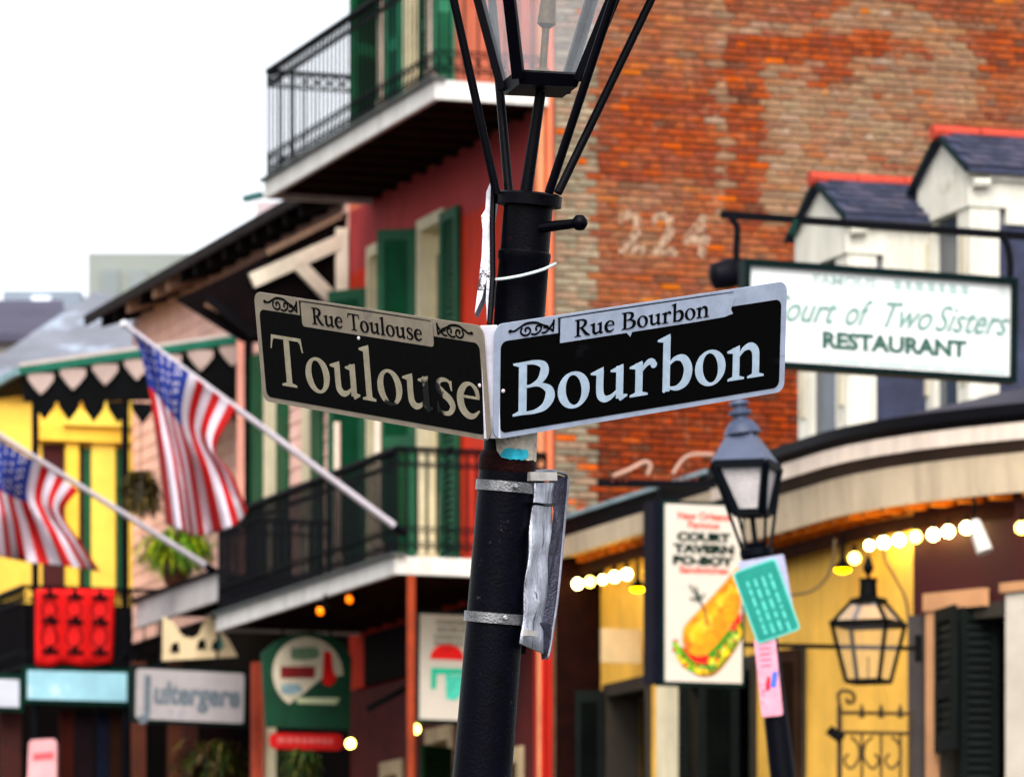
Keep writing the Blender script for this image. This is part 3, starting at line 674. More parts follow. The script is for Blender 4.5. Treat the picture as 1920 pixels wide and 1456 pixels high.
# balconies
def balcony(parent, b, s1, zb, zt, rail_h, label, joist_m, step=.115, pr=.008):
    e = sub('balcony', parent); e['label'] = label
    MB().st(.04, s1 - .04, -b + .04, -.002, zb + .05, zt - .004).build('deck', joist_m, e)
    f = .045
    MB().st(-.01, s1, -b, -b + f, zb, zt).build('fascia', white, e)
    MB().st(-.01, f - .01, -b + f, -.036, zb + .001, zt - .001).build('end_fascia', white, e)
    MB().st(s1 - f, s1, -b + f, -.002, zb + .001, zt - .001).build('end_fascia', white, e)
    MB().st(-.05, s1 + .03, -b - .04, -b + .08, zt + .001, zt + .022).build('cap_board', M('deck_grey', (96, 100, 98), .8, .2, 4), e)
    n = int(s1 / .42)
    for i in range(n):
        s_ = .25 + i * .42; MB().st(s_, s_ + .06, -b + f + .002, -.003, zb + .01, zb + .048).build('joist', M('joist_wood', (62, 38, 34), .85, .3, 6), e)
    railing(e, [(0.0, -.05), (0.0, -b + .02), (s1 - .03, -b + .02), (s1 - .03, -.05)], zt + .03, zt + rail_h, iron_far, step, pr)
    return e
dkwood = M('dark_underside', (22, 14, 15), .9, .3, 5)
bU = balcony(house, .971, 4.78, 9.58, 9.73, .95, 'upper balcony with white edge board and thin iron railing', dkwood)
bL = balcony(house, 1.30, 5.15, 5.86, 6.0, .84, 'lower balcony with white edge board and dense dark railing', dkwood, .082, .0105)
for px_ in (715, 806): 
    s_ = s_at(px_, -.9); MB().tube([W(s_, -.9, 9.75), W(s_, -.9, 9.86), W(s_, -.9, 9.87), W(s_, -.9, 12.4)], [.05, .05, .03, .03], 10).build('post', M('post_cream', (214, 200, 186), .7, .1, 4), bU, smooth=True)
for px_ in (708, 632):
    s_ = s_at(px_, -1.15); MB().tube([W(s_, -1.15, 6.02), W(s_, -1.15, 6.2), W(s_, -1.15, 6.21), W(s_, -1.15, 7.3)], [.05, .05, .028, .028], 10).build('post', MATS['post_cream'], bL, smooth=True)
# iron hook at the far end of the upper balcony
MB().beam(W(4.8, -.99, 9.62), W(4.95, -1.1, 9.60), .06, .05).build('end_bracket', M('verdigris', (70, 110, 108), .6, .2, 8), house)
# ground floor: deep red wall with dark shop openings
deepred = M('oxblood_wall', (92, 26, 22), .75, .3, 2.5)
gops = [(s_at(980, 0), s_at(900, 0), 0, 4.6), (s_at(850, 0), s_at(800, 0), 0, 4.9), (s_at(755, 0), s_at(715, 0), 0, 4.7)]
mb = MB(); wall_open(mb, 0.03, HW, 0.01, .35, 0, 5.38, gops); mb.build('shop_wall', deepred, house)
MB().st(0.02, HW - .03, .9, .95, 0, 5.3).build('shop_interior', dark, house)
for a, b, c, d in gops:
    mb = MB(); mb.st(a, a + .1, -.02, .3, 0, d); mb.st(b - .1, b, -.02, .3, 0, d); mb.st(a + .1, b - .1, -.019, .3, d - .12, d); mb.build('door_frame', M('shop_cream', (196, 178, 150), .75, .15, 4), house)
shutter(house, W(gops[0][1] + .01, -.03, 0).xy, U.xy, .5, .3, 4.5, M('olive_green', (34, 60, 40), .7, .2, 5))
shutter(house, W(gops[1][0] - .01, -.03, 0).xy, (-U * .6 - V * .7).xy, .45, .3, 4.7, MATS['olive_green'])
MB().tube([W(s_at(771, -1.2), -1.2, .14), W(s_at(771, -1.2), -1.2, 5.84)], .035, 8).build('gallery_post', M('rust_post', (150, 72, 44), .7, .25, 5), house, smooth=True)
MB().beam(W(1.2, -.02, 5.5), W(1.2, -1.15, 4.9), .05).build('strut', black, house)
MB().beam(W(1.9, -.02, 4.3), W(1.2, -1.1, 4.3), .04).build('strut', black, house)
MB().st(.05, 4.9, -.03, .008, 5.4, 5.84).build('shop_beam', M('beam_black', (26, 20, 22), .8, .3, 3), house)

# ------------------------------------------------------------------ pink house further along
pink = M('pink_board', (244, 206, 194), .75, .1, 3)
ph = thing('pink_house', W(9, 2, 0), 'pink weatherboard house with a green edged gallery beyond the red house', 'house')
S0, S1 = HW + .03, 12.9
MB().st(S0, S1, .03, 4, 0, 9.75).build('wall', M('pink_core', (214, 156, 146), .8, .1, 3), ph)
z = 6.45
while z < 9.7:
    MB().hexa([W(S0, -.012, z), W(S1, -.012, z), W(S1, .028, z), W(S0, .028, z), W(S0, -.002, z + .135), W(S1, -.002, z + .135), W(S1, .028, z + .135), W(S0, .028, z + .135)]).build('clapboard', pink, ph); z += .138
for px0, px1, m in ((500, 522, cream), (523, 541, green), (571, 588, cream), (586, 606, green), (640, 650, cream), (626, 640, green), (475, 492, green)):
    a, b = s_at(px1, -.02), s_at(px0, -.02); MB().st(a, b, -.05, -.013, 6.45, 8.75).build('shutter', m, ph)
MB().st(S0, S1, .01, .029, 0, 6.44).build('shop_front', M('shop_dark', (16, 9, 9), .85, .4, 2), ph)
# roof eave, seen from below
mb = MB(); mb.hexa([W(S0 - .02, -.40, 9.72), W(S1 + .3, -.40, 9.72), W(S1 + .3, 4, 12.2), W(S0 - .02, 4, 12.2), W(S0 - .02, -.40, 9.80), W(S1 + .3, -.40, 9.80), W(S1 + .3, 4, 12.3), W(S0 - .02, 4, 12.3)])
roof = mb.build('roof', M('old_shingle', (70, 58, 60), .9, .3, 4), ph)
MB().st(S0 - .02, S1 + .3, -.44, -.401, 9.70, 9.80).build('eave_board', M('eave_dark', (52, 46, 46), .8, .3, 4), ph)
for i in range(15):
    s_ = S0 + .1 + i * .5; MB().hexa([W(s_, -.40, 9.60), W(s_ + .09, -.40, 9.60), W(s_ + .09, .0, 9.72), W(s_, .0, 9.72), W(s_, -.40, 9.715), W(s_ + .09, -.40, 9.715), W(s_ + .09, .0, 9.9), W(s_, .0, 9.9)]).build('rafter', M('rafter_tan', (150, 122, 104), .8, .2, 5) if i in (9, 10, 12) else dkwood, ph)
# timber bracket frame at the near end, cream with dark boards behind
e = sub('bracket_frame', ph); s_ = S0 + .02; fr = M('cream_timber', (240, 230, 214), .75, .12, 5)
def bp(px, py, ds=0): return W(s_ + ds, t_at(px, s_ + ds), z_at(py, s_ + ds, t_at(px, s_ + ds)))
MB().prism([bp(655, 395), bp(420, 520), bp(330, 560), bp(455, 640), bp(655, 650)], U * .04).build('backing', M('backing_brown', (26, 18, 20), .9, .35, 4), e)
for a, b, w in (((641, 428), (641, 620), .11), ((648, 448), (472, 526), .13), ((560, 496), (645, 584), .12)):
    MB().beam(bp(*a, -.04), bp(*b, -.04), .05, w, up=UP).build('timber', fr, e)
MB().beam(bp(640, 404, -.03), bp(500, 474, -.03), .03, .05).build('timber', M('soffit_tan', (150, 128, 112), .8, .2, 5), e)
MB().beam(bp(390, 560, -.05), bp(475, 630, -.05), .05, .08).build('brace', M('brace_dark', (22, 20, 24), .8, .3, 4), e)
MB().beam(bp(385, 570, -.05), bp(465, 615, -.05), .03, .03).build('brace', MATS['rafter_tan'], e)
# first gallery floor (white edge)
MB().st(S0 + .1, 8.44, -1.15, -1.10, 6.18, 6.42).build('floor_edge', M('grey_white', (196, 192, 190), .75, .1, 4), ph)
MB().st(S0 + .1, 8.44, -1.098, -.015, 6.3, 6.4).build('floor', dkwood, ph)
MB().st(S0 + .1, 8.5, -1.2, -1.1, 6.425, 6.45).build('cap_board', iron_far, ph)
# far gallery: green edged canopy, scalloped valances, posts, floor
GS0, GS1, GT = 8.6, 10.6, -2.18
gz0, gz1 = 8.54, 8.95
e = sub('gallery', ph)
MB().hexa([W(GS0, GT, gz0 - .03), W(GS1, GT, gz0 - .03), W(GS1, -.02, gz1 - .03), W(GS0, -.02, gz1 - .03), W(GS0, GT, gz0), W(GS1, GT, gz0), W(GS1, -.02, gz1), W(GS0, -.02, gz1)]).build('canopy', M('canopy_dark', (30, 26, 28), .9, .3, 3), e)
MB().beam(W(GS0 - .02, GT - .05, gz0), W(GS0 - .02, -.02, gz1), .05, .07).build('canopy_edge', M('edge_green', (30, 110, 92), .6, .2, 4), e)
MB().beam(W(GS0 - .02, GT - .05, gz0), W(GS1, GT - .05, gz0), .05, .07).build('canopy_edge', M('edge_grey', (150, 176, 180), .6, .2, 4), e)
MB().beam(W(GS0 - .0, GT - .05, gz0 + .05), W(GS0, -.02, gz1 + .05), .06, .04).build('canopy_cap', M('cap_pale', (196, 186, 182), .6, .1, 4), e)
pale = M('valance_pale', (180, 164, 158), .75, .12, 4)
n = 7
for i in range(n):
    a = GT + (-.03 - GT) * i / n; b = GT + (-.03 - GT) * (i + 1) / n; m = (a + b) / 2; w = (b - a) / 2 * .8; zt = gz0 + (gz1 - gz0) * (m - GT) / (-GT) - .04
    MB().prism([W(GS0 - .03, m - w, zt), W(GS0 - .03, m + w, zt), W(GS0 - .03, m + w, zt - .06), W(GS0 - .03, m + w * .5, zt - .14), W(GS0 - .03, m, zt - .20), W(GS0 - .03, m - w * .5, zt - .14), W(GS0 - .03, m - w, zt - .06)], U * .02).build('scallop', pale, e)
MB().hexa([W(GS0 + .01, GT, gz0 - .28), W(GS0 + .03, GT, gz0 - .28), W(GS0 + .03, -.02, gz0 - .16), W(GS0 + .01, -.02, gz0 - .16), W(GS0 + .01, GT, gz0 - .04), W(GS0 + .03, GT, gz0 - .04), W(GS0 + .03, -.02, gz1 - .06), W(GS0 + .01, -.02, gz1 - .06)]).build('valance_board', M('valance_black', (16, 18, 20), .8, .3, 4), e)
for i in range(9):
    m = GT + .2 + i * .235; MB().prism([W(GS0 + .005, m - .11, gz0 - .24), W(GS0 + .005, m + .11, gz0 - .24), W(GS0 + .005, m + .09, gz0 - .32), W(GS0 + .005, m, gz0 - .44), W(GS0 + .005, m - .09, gz0 - .32)], U * .02).build('valance_drop', MATS['valance_black'], e)
for (s_, t_) in ((GS0 + .05, GT + .12), (GS0 + .05, -1.2), (GS1 - .1, GT + .1)):
    MB().tube([W(s_, t_, .14), W(s_, t_, gz0)], .035, 8).build('post', iron_far, e, smooth=True)
MB().st(GS0, GS1, GT, -.02, 5.66, 5.74).build('floor', dkwood, e)
lb = M('pale_blue_board', (168, 204, 214), .6, .12, 3, rgb2=(196, 214, 222), patch=(1.5, .55))
board_on_s(GS0 - .05, 52, 238, 1258, 1312, .04).build('floor_edge', lb, e)
board_on_s(GS0 - .03, 44, 246, 1250, 1320, .02).build('edge_frame', dkgreen, e)
board_on_s(GS0 - .05, -60, 36, 1272, 1324, .04).build('floor_edge', M('pale_grey_board', (204, 206, 214), .6, .1, 3), e)
board_on_s(GS0 - .03, -66, 43, 1262, 1332, .02).build('edge_frame', dkgreen, e)
railing(e, [(GS0, -.9), (GS0, GT), (GS1, GT)], 5.76, 6.55, iron_far, .13)
for px_, m_ in ((452, M('pink_post', (236, 180, 166), .75, .1, 4)), (466, M('slim_dark', (20, 22, 26), .7, .2, 4)), (484, MATS['pink_post'])):
    s_ = 8.45; t_ = t_at(px_, s_); MB().st(s_, s_ + .05, t_ - .03, t_ + .03, 6.45, z_at(600, s_, t_)).build('post', m_, e)
# ground floor columns and shop doors under the galleries
for px_, m in ((488, M('salmon_post', (196, 104, 84), .75, .15, 4)), (506, cream), (330, M('brown_post', (92, 52, 34), .8, .3, 4)), (262, MATS['brown_post'])):
    s_ = 6.2 if px_ > 400 else 8.2; t_ = t_at(px_, s_); MB().st(s_, s_ + .1, t_ - .06, t_ + .06, .14, z_at(1240, s_, t_)).build('column', m, ph)

for i, (pa_, pb_, cc) in enumerate(((112, 138, (58, 24, 18)), (142, 176, (30, 18, 22)), (182, 204, (22, 26, 42)), (207, 232, (50, 30, 20)), (0, 40, (70, 28, 18)), (245, 268, (16, 14, 20)), (345, 372, (70, 30, 26)), (385, 440, (34, 16, 18)), (445, 466, (24, 14, 16)))):
    s_ = 8.75 if pa_ < 300 else 7.4; board_on_s(s_, pa_, pb_, 1330, 1600, .05).build('shop_door', M('shop_door_%d' % i, cc, .8, .35, 4), ph)
# ------------------------------------------------------------------ yellow house behind the gallery
yel = M('yellow_paint', (242, 208, 116), .7, .12, 3)
yh = thing('yellow_house', W(17, -.4, 0), 'yellow house with green shutters seen under the far gallery', 'house')
YS = 13.2
MB().st(YS - .03, YS - .002, -2.61, 3, 0, 6.85).build('shop_front', MATS['shop_dark'], yh)
MB().st(YS, 21, -2.6, 3, 0, 8.95).build('wall', M('yellow_wall', (238, 204, 120), .75, .14, 2), yh)
MB().st(YS - .1, 21.2, -2.75, 3.1, 8.952, 9.08).build('roof', M('far_roof_grey', (120, 124, 132), .8, .2, 2), yh)
board_on_s(YS - .14, 76, 292, 800, 828, .13).build('cornice', yel, yh)
board_on_s(YS - .2, 120, 300, 775, 799, .19).build('cornice', M('yellow_light', (248, 222, 132), .7, .1, 3), yh)
for a, b, m in ((124, 148, yel), (172, 216, MATS['yellow_light']), (238, 276, yel)): board_on_s(YS - .08, a, b, 829, 1102, .075).build('pilaster', m, yh)
for a, b in ((158, 172), (220, 236)): board_on_s(YS - .05, a, b, 840, 1110, .045).build('shutter', green, yh)
board_on_s(YS - .02, 80, 122, 832, 1110, .018).build('door', M('door_maroon', (74, 26, 26), .7, .3, 3), yh)
board_on_s(YS - .02, 149, 157, 832, 1110, .018).build('door', MATS['door_maroon'], yh)
for i, px_ in enumerate((136, 196, 248)):
    t_ = t_at(px_, YS - .1); MB().prism([W(YS - .12, t_ - .13, z_at(801, YS, t_)), W(YS - .12, t_ + .13, z_at(801, YS, t_)), W(YS - .12, t_ + .08, z_at(770, YS, t_)), W(YS - .12, t_ + .03, z_at(748, YS, t_)), W(YS - .12, t_ - .03, z_at(748, YS, t_)), W(YS - .12, t_ - .08, z_at(770, YS, t_))], U * .09).build('crest', MATS['yellow_light'], yh)

# ------------------------------------------------------------------ roofs and blocks far down the street
def far_block(name, label, D, px0, px1, py0, depth, mat, cap=None):
    a = P(px0, py0, D); b = P(px1, py0, D); c = (a + b) / 2
    e = thing(name, (c.x, D, 0), label, 'building')
    MB().box((a.x, D, 0), (b.x, D + depth, a.z)).build('walls', mat, e)
    if cap: MB().box((a.x - .1, D - .15, a.z), (b.x + .1, D + depth + .1, a.z + .4)).build('parapet', cap, e)
    return e
gr = M('far_concrete', (150, 154, 149), .9, .08, .3); gr2 = M('far_concrete_blue', (146, 154, 164), .9, .08, .3)
e = far_block('far_block', 'pale grey square block far behind the pink roof', 150, 165, 470, 474, 15, gr)
for i in range(5):
    x = P(190 + i * 52, 505, 149.9); MB().box((x.x, 149.85, x.z - .8), (x.x + .5, 149.99, x.z)).build('window', M('far_window', (140, 146, 146), .5, .1, .5), e)
e = far_block('far_block', 'low pale roof terrace block at the far left skyline', 130, 5, 152, 545, 10, gr2)
a = P(60, 556, 129.9); b = P(95, 572, 129.9); MB().box((a.x, 129.8, b.z), (b.x, 129.95, a.z)).build('window', M('far_bright', (236, 240, 246), .4, .05, .5), e)
e = far_block('far_house', 'low house with grey slate roof left of the yellow house', 95, -120, 118, 640, 10, M('far_wall', (170, 164, 160), .9, .1, .5))
a = P(-120, 640, 94.8); b = P(128, 640, 94.8); c = P(118, 578, 99); d = P(-120, 578, 99)
MB().prism([a, b, c, d], (0, 0, .15)).build('roof', M('far_slate', (86, 84, 98), .85, .15, .8), e)
e = far_block('far_house', 'house with pale metal roof behind the green gallery canopy', 76, -60, 330, 735, 8, M('far_wall_cream', (206, 186, 160), .9, .1, .5))
a = P(-90, 742, 75.7); b = P(345, 720, 75.7); c = P(330, 612, 80); d = P(180, 560, 80); f_ = P(60, 640, 78)
MB().prism([a, b, c, d, f_], (0, 0, .12)).build('roof', M('pale_metal_roof', (128, 130, 138), .7, .2, .7, rgb2=(160, 168, 180), patch=(.5, .52)), e)
e = far_block('far_block', 'grey penthouse wall at the corner of the upper balcony', 60, 480, 660, 378, 6, M('far_mauve', (190, 178, 180), .9, .1, .8))

# ------------------------------------------------------------------ tavern: low corner house with dormers and deep eaves
tv = thing('tavern', W(-5, 2.5, 0), 'yellow and maroon corner tavern with white dormers and deep curved eaves', 'house')
TW = .40
def et(s): return .07 + (.18 * (-s - 5.5) ** 2 if s < -5.5 else 0)     # plan line of the eave
def sweep(name, prof, mat, sa=-3.4, sb=-10.6, step=.35):   # closed profile (dt, z) swept along the eave
    n_ = max(2, int((sa - sb) / step)); ss = [sa + (sb - sa) * i / n_ for i in range(n_ + 1)]
    mb = MB(); n = len(prof); v = [W(s, et(s) + dt, z) for s in ss for dt, z in prof]; f = []
    for i in range(len(ss) - 1):
        for k in range(n): f.append((i * n + k, i * n + (k + 1) % n, (i + 1) * n + (k + 1) % n, (i + 1) * n + k))
    f += [tuple(range(n)), tuple(range((len(ss) - 1) * n, len(ss) * n))]
    return mb.add(v, f).build(name, mat, tv, smooth=True)
beige = M('fascia_beige', (206, 190, 168), .7, .1, 1.2, rgb2=(190, 172, 150), patch=(.8, .6), streak=.35)
gd = M('gutter_dark', (13, 12, 18), .5, .3, 3, spec=.2); bc = M('band_cream', (224, 210, 198), .7, .1, 1.5, streak=.3)
sweep('gutter', [(-.06, 6.335), (.03, 6.335), (.03, 6.225), (-.02, 6.21), (-.07, 6.26)], gd)
sweep('edge_band', [(-.035, 6.209), (.03, 6.209), (.03, 6.10), (-.035, 6.10)], bc)
sweep('cove', [(-.02, 6.099), (.03, 6.099), (.08, 6.02), (.04, 6.02)], M('cove_brown', (78, 62, 52), .8, .2, 2))
sweep('fascia', [(.03, 6.018), (.09, 6.018), (.09, 5.76), (.05, 5.76)], beige)
# the far stretch of the eave, beside the brick wall, is shallower
FA, FB = -.02, -3.398
sweep('flashing', [(-.08, 6.335), (.06, 6.335), (.06, 6.305), (-.08, 6.305)], M('flashing_pale', (150, 166, 170), .5, .15, 3), FA, FB)
sweep('gutter', [(-.05, 6.304), (.03, 6.304), (.03, 6.18), (-.03, 6.18)], gd, FA, FB)
sweep('edge_band', [(-.035, 6.179), (.03, 6.179), (.03, 6.03), (-.02, 6.03)], beige, FA, FB)
orange = M('soffit_orange', (232, 172, 90), .7, .25, 3)
sweep('soffit', [(.091, 5.80), (TW + .3, 5.80), (TW + .3, 5.78), (.091, 5.78)], orange)
sweep('soffit', [(.031, 6.06), (TW + .3, 6.06), (TW + .3, 6.04), (.031, 6.04)], orange, FA, FB)
for i in range(44):
    s_ = -.1 - i * .24; a = et(s_); zj = 5.73 if s_ < -3.4 else 5.99
    MB().hexa([W(s_, a + .1, zj), W(s_ - .07, a + .1, zj), W(s_ - .07, a + TW, zj), W(s_, a + TW, zj), W(s_, a + .1, zj + .048), W(s_ - .07, a + .1, zj + .048), W(s_ - .07, a + TW, zj + .048), W(s_, a + TW, zj + .048)]).build('joist', M('joist_orange', (214, 136, 66), .7, .25, 4), tv)
bb = M('beam_brown', (60, 34, 22), .8, .3, 4)
sweep('lamp_beam', [(.20, 5.70), (.25, 5.70), (.25, 5.61), (.20, 5.61)], bb)
sweep('lamp_beam', [(.14, 5.985), (.19, 5.985), (.19, 5.90), (.14, 5.90)], bb, FA, FB)
# main roof, nearly flat
slate = M('slate', (66, 70, 90), .75, .25, 5, bump=.3)
sweep('roof', [(.02, 6.28), (5, 7.55), (5, 7.65), (.03, 6.337)], M('roof_lavender', (66, 64, 76), .8, .2, 3), -.02, -10.6)
# walls
ywall = M('tavern_yellow', (238, 196, 118), .75, .12, 2, rgb2=(224, 180, 104), patch=(1.2, .6), streak=.2)
def T(px):
    s = s_at(px, TW)
    if px > 1712:                              # the maroon stretch swings away with the eave
        for _ in range(30): s = s_at(px, TW + .42 * (SY - s))
    return s
SY = s_at(1712, TW); sy0, sy1 = SY, -.02
def zq(py, px): s = T(px); return z_at(py, s, TW + .42 * (SY - s))
def Wt(s, t, z): return W(s, t + .42 * max(0.0, SY - s), z)
tops = [(T(1222), T(1136), 0, 5.03), (T(1420), T(1290), 0, 5.0), (T(1512), T(1474), 0, 4.98)]
mb = MB(); wall_open(mb, sy0, sy1, TW, TW + .3, 0, 5.78, tops); mb.st(-3.39, sy1, TW + .001, TW + .3, 5.781, 6.04); mb.build('yellow_wall', ywall, tv)
WF = Wt
mar = M('maroon_wall', (66, 5, 12), .7, .2, 2)
mops = [(T(1885), T(1745), 0, 5.06)]
mb = MB(); wall_open(mb, -10.5, sy0 - .001, TW, TW + .3, 0, 5.78, mops); mb.build('maroon_wall', mar, tv)
MB().st(-10.5, -.04, TW + .9, TW + .95, 0, 5.6).build('interior', dark, tv)
drk = M('tavern_shutter', (26, 32, 30), .65, .25, 4)
for (a, b, c, d) in tops + mops:
    mb = MB(); mb.st(a, a + .08, TW - .03, TW + .25, 0, d); mb.st(b - .08, b, TW - .03, TW + .25, 0, d); mb.st(a + .08, b - .08, TW - .029, TW + .25, d - .1, d)
    mb.build('door_frame', M('frame_dark', (66, 60, 52), .7, .2, 4), tv)
# casing strips and open leaves in front of the openings
MB().st(T(1286), T(1242), TW - .05, TW - .031, 0, 5.05).build('door_casing', cream, tv)
shutter(tv, W(T(1142), TW - .05, 0).xy, (-V * .9 + U * .3).xy, .22, .2, 4.98, drk)
shutter(tv, W(T(1290), TW - .06, 0).xy, (-V * .25 - U).xy, .35, .2, 4.95, drk)
shutter(tv, W(T(1400), TW - .06, 0).xy, (-V * .92 + U * .3).xy, .30, .2, 4.98, drk)
shutter(tv, W(T(1512), TW - .05, 0).xy, (-V * .5 + U * .85).xy, .22, .2, 4.96, M('brown_leaf', (60, 44, 34), .7, .25, 4))
MB().st(T(1836), T(1738), TW - .08, TW - .031, zq(1140, 1790), zq(1107, 1790)).build('lintel', M('lintel_tan', (190, 150, 118), .7, .12, 3), tv)
MB().st(T(1752), T(1738), TW - .06, TW - .031, 0, zq(1142, 1745)).build('door_casing', MATS['lintel_tan'], tv)
shutter(tv, Wt(T(1756), TW - .07, 0).xy, (-U * .93 - V * .1).xy, .42, zq(1410, 1775), zq(1142, 1775), drk)
shutter(tv, Wt(T(1800), TW - .1, 0).xy, (V * .98 - U * .2).xy, .27, 2.0, zq(1135, 1830), drk)
MB().st(T(1980), T(1884), TW - .09, TW - .031, 0, zq(1112, 1900)).build('door_casing', M('casing_pale', (204, 196, 184), .7, .1, 3), tv)
MB().st(T(1985), T(1880), TW - .12, TW - .03, zq(1110, 1900) + .002, zq(1092, 1900)).build('lintel', MATS['lintel_tan'], tv)
MB().st(T(1728), T(1714), TW - .05, TW - .002, 0, 5.02).build('corner_post', M('post_grey', (78, 72, 70), .7, .2, 4), tv)
board_on_s(T(1216), 1128, 1202, 1178, 1242, .03).build('menu_board', M('menu_white', (196, 178, 146), .7, .08, 5), tv)
WF = W
# dormers
def dormer(px0, px1, t0, pa, pe_, pf_, label):
    s_far, s_near = s_at(px0, t0), s_at(px1, t0); d = sub('dormer', tv); d['label'] = label; t1 = 3.9; sm = (s_far + s_near) / 2
    zr, ze, zf = z_at(pa, sm, t0), z_at(pe_, sm, t0), z_at(pf_, sm, t0) - .1
    wd = M('dormer_white', (226, 223, 212), .6, .06, 3, rgb2=(198, 194, 180), patch=(2.2, .6), streak=.3)
    MB().st(s_near + .02, s_far - .02, t0 + .06, t1, zf, ze - .002).build('body', M('dormer_core', (120, 122, 130), .8, .1, 3), d)
    # front: two pilasters, window, entablature
    for a, b in ((s_near - .015, s_near + .2), (s_far - .2, s_far + .015)):
        MB().st(a, b, t0 - .02, t0 + .2, zf, ze - .25).build('pilaster', wd, d)
        MB().st(a + .07, b - .07, t0 - .035, t0 - .021, zf + .25, ze - .4).build('fluting', M('flute_cream', (206, 198, 180), .7, .1, 3), d)  # strip in a slightly darker cream than the pilaster
    MB().st(s_near + .2, s_far - .2, t0 + .03, t0 + .059, zf, ze - .25).build('sash', M('dormer_glass', (70, 80, 92), .15, .2, 2, spec=.6), d)
    MB().st(s_near - .03, s_far + .03, t0 - .04, t0 + .25, ze - .249, ze - .002).build('entablature', wd, d)
    # gable front with raking boards
    MB().prism([W(s_near - .1, t0 - .03, ze), W(s_far + .1, t0 - .03, ze), W(sm, t0 - .03, zr - .03)], V * .1).build('gable', wd, d)
    # cheek facing the camera: white frieze, slate below
    MB().st(s_near - .03, s_near + .02, t0 + .25, t1, ze - .36, ze - .003).build('frieze', wd, d)
    MB().st(s_near - .06, s_near - .03, t0 + .1, t1, ze - .07, ze - .001).build('cornice', wd, d)
    MB().st(s_near - .005, s_near + .019, t0 + .2, t1, zf, ze - .361).build('cheek', slate, d)
    # roof: two slopes of slate, red ridge tiles
    for sg in (-1, 1):
        ed = s_near - .11 if sg < 0 else s_far + .11
        a, b = W(ed, t0 - .07, ze - .03), W(sm, t0 - .07, zr)
        MB().hexa([a, W(ed, t1, ze - .03), W(sm, t1, zr), b, a + UP * .035, W(ed, t1, ze + .005), W(sm, t1, zr + .035), b + UP * .035]).build('roof_slope', slate, d)
        MB().beam(a + UP * .01 - V * .012, b + UP * .01 - V * .012, .02, .035).build('raking_board', M('rake_dark', (30, 48, 50), .6, .2, 4), d)
    sl = [M('slate_a', (74, 76, 94), .7, .2, 9), M('slate_b', (62, 66, 84), .7, .2, 9), M('slate_c', (86, 84, 100), .7, .2, 9)]
    e0, r0 = s_near - .11, sm; nr = 6
    for r_ in range(nr):                          # courses of slates on the slope that faces the camera
        q0, q1 = r_ / nr, min(1.0, (r_ + 1.15) / nr); sa_, sb_ = e0 + (r0 - e0) * q0, e0 + (r0 - e0) * q1; za, zb = ze - .03 + (zr - ze + .03) * q0, ze - .03 + (zr - ze + .03) * q1
        tt_ = t0 - .07 + (.07 if r_ % 2 else 0)
        while tt_ < 2.6:
            w_ = random.uniform(.125, .145); h_ = random.uniform(0, .004)
            MB().hexa([W(sa_, tt_, za + .05 + h_), W(sa_, tt_ + w_, za + .05 + h_), W(sb_, tt_ + w_, zb + .037), W(sb_, tt_, zb + .037), W(sa_, tt_, za + .06 + h_), W(sa_, tt_ + w_, za + .06 + h_), W(sb_, tt_ + w_, zb + .041), W(sb_, tt_, zb + .041)]).build('slate', random.choice(sl), d); tt_ += w_ + .006
    for i in range(10):
        a = t0 - .12 + i * .36; MB().tube([W(sm, a, zr + .03), W(sm, a + .35, zr + .035)], [.055, .048], 8).build('ridge_tile', M('ridge_red', (186, 88, 72), .7, .2, 6), d, smooth=True)
    MB().tube([W(s_near - .07, t0 - .02, ze - .1), W(s_near - .07, t0 + .1, ze - .09)], [.035, .03], 8).build('corbel', wd, d)
dormer(1503, 1592, .35, 345, 427, 812, 'dormer behind the white restaurant sign')
dormer(1733, 1822, .95, 258, 338, 772, 'dormer cut off by the edge of the picture')

# ------------------------------------------------------------------ globe bulbs under the eaves (each gives light)
bulb_m = M('bulb_glow', (255, 240, 200), .3, 0, 5, emit=((255, 238, 176), 14.0))
bulb_n = M('bulb_glow_dim', (255, 236, 180), .3, 0, 5, emit=((255, 230, 140), 6.0))
sock = M('bulb_socket', (50, 36, 24), .6, .2, 8)
spots = [(1602, 1046), (1630, 1022), (1657, 1017), (1686, 1012), (1717, 1006), (1750, 1002), (1778, 996), (1812, 989), (1915, 989), (1046, 1106), (1061, 1098), (1083, 1094), (1106, 1090), (1130, 1086), (1152, 1081), (1175, 1076), (1214, 1071)]
ordn = ['first', 'second', 'third', 'fourth', 'fifth', 'sixth', 'seventh', 'eighth', 'ninth']
for i, (px, py) in enumerate(spots):
    tt = .165
    if i <= 8:
        tt = .225
        for _ in range(12): tt = .5 * tt + .5 * (.155 + et(s_at(px, tt)))
    c_s = s_at(px, tt); c = W(c_s, tt, z_at(py, c_s, tt))
    if i < 9: lab = 'glowing globe bulb under the eaves, %s from the hanging gas lantern' % ordn[i]
    else: lab = 'glowing globe bulb beside the brick wall, %s from the lamp post' % ordn[i - 9]
    e = thing('globe_bulb', c, lab, 'light bulb', 'globe bulbs strung under the tavern eaves')
    r = .041 if i < 9 else .040
    if px in (1630, 1130, 1046, 1214): r = .033
    MB().lathe(c, [(.001, -r)] + [(r * math.cos(R(a)), r * math.sin(R(a))) for a in (-65, -40, -15, 10, 35, 60)] + [(r * .35, r)], 14).build('globe', bulb_m if i % 4 else bulb_n, e, smooth=True)
    MB().tube([c + UP * (r * .95), c + UP * (r + .05)], [.02, .016], 8).build('socket', sock, e)
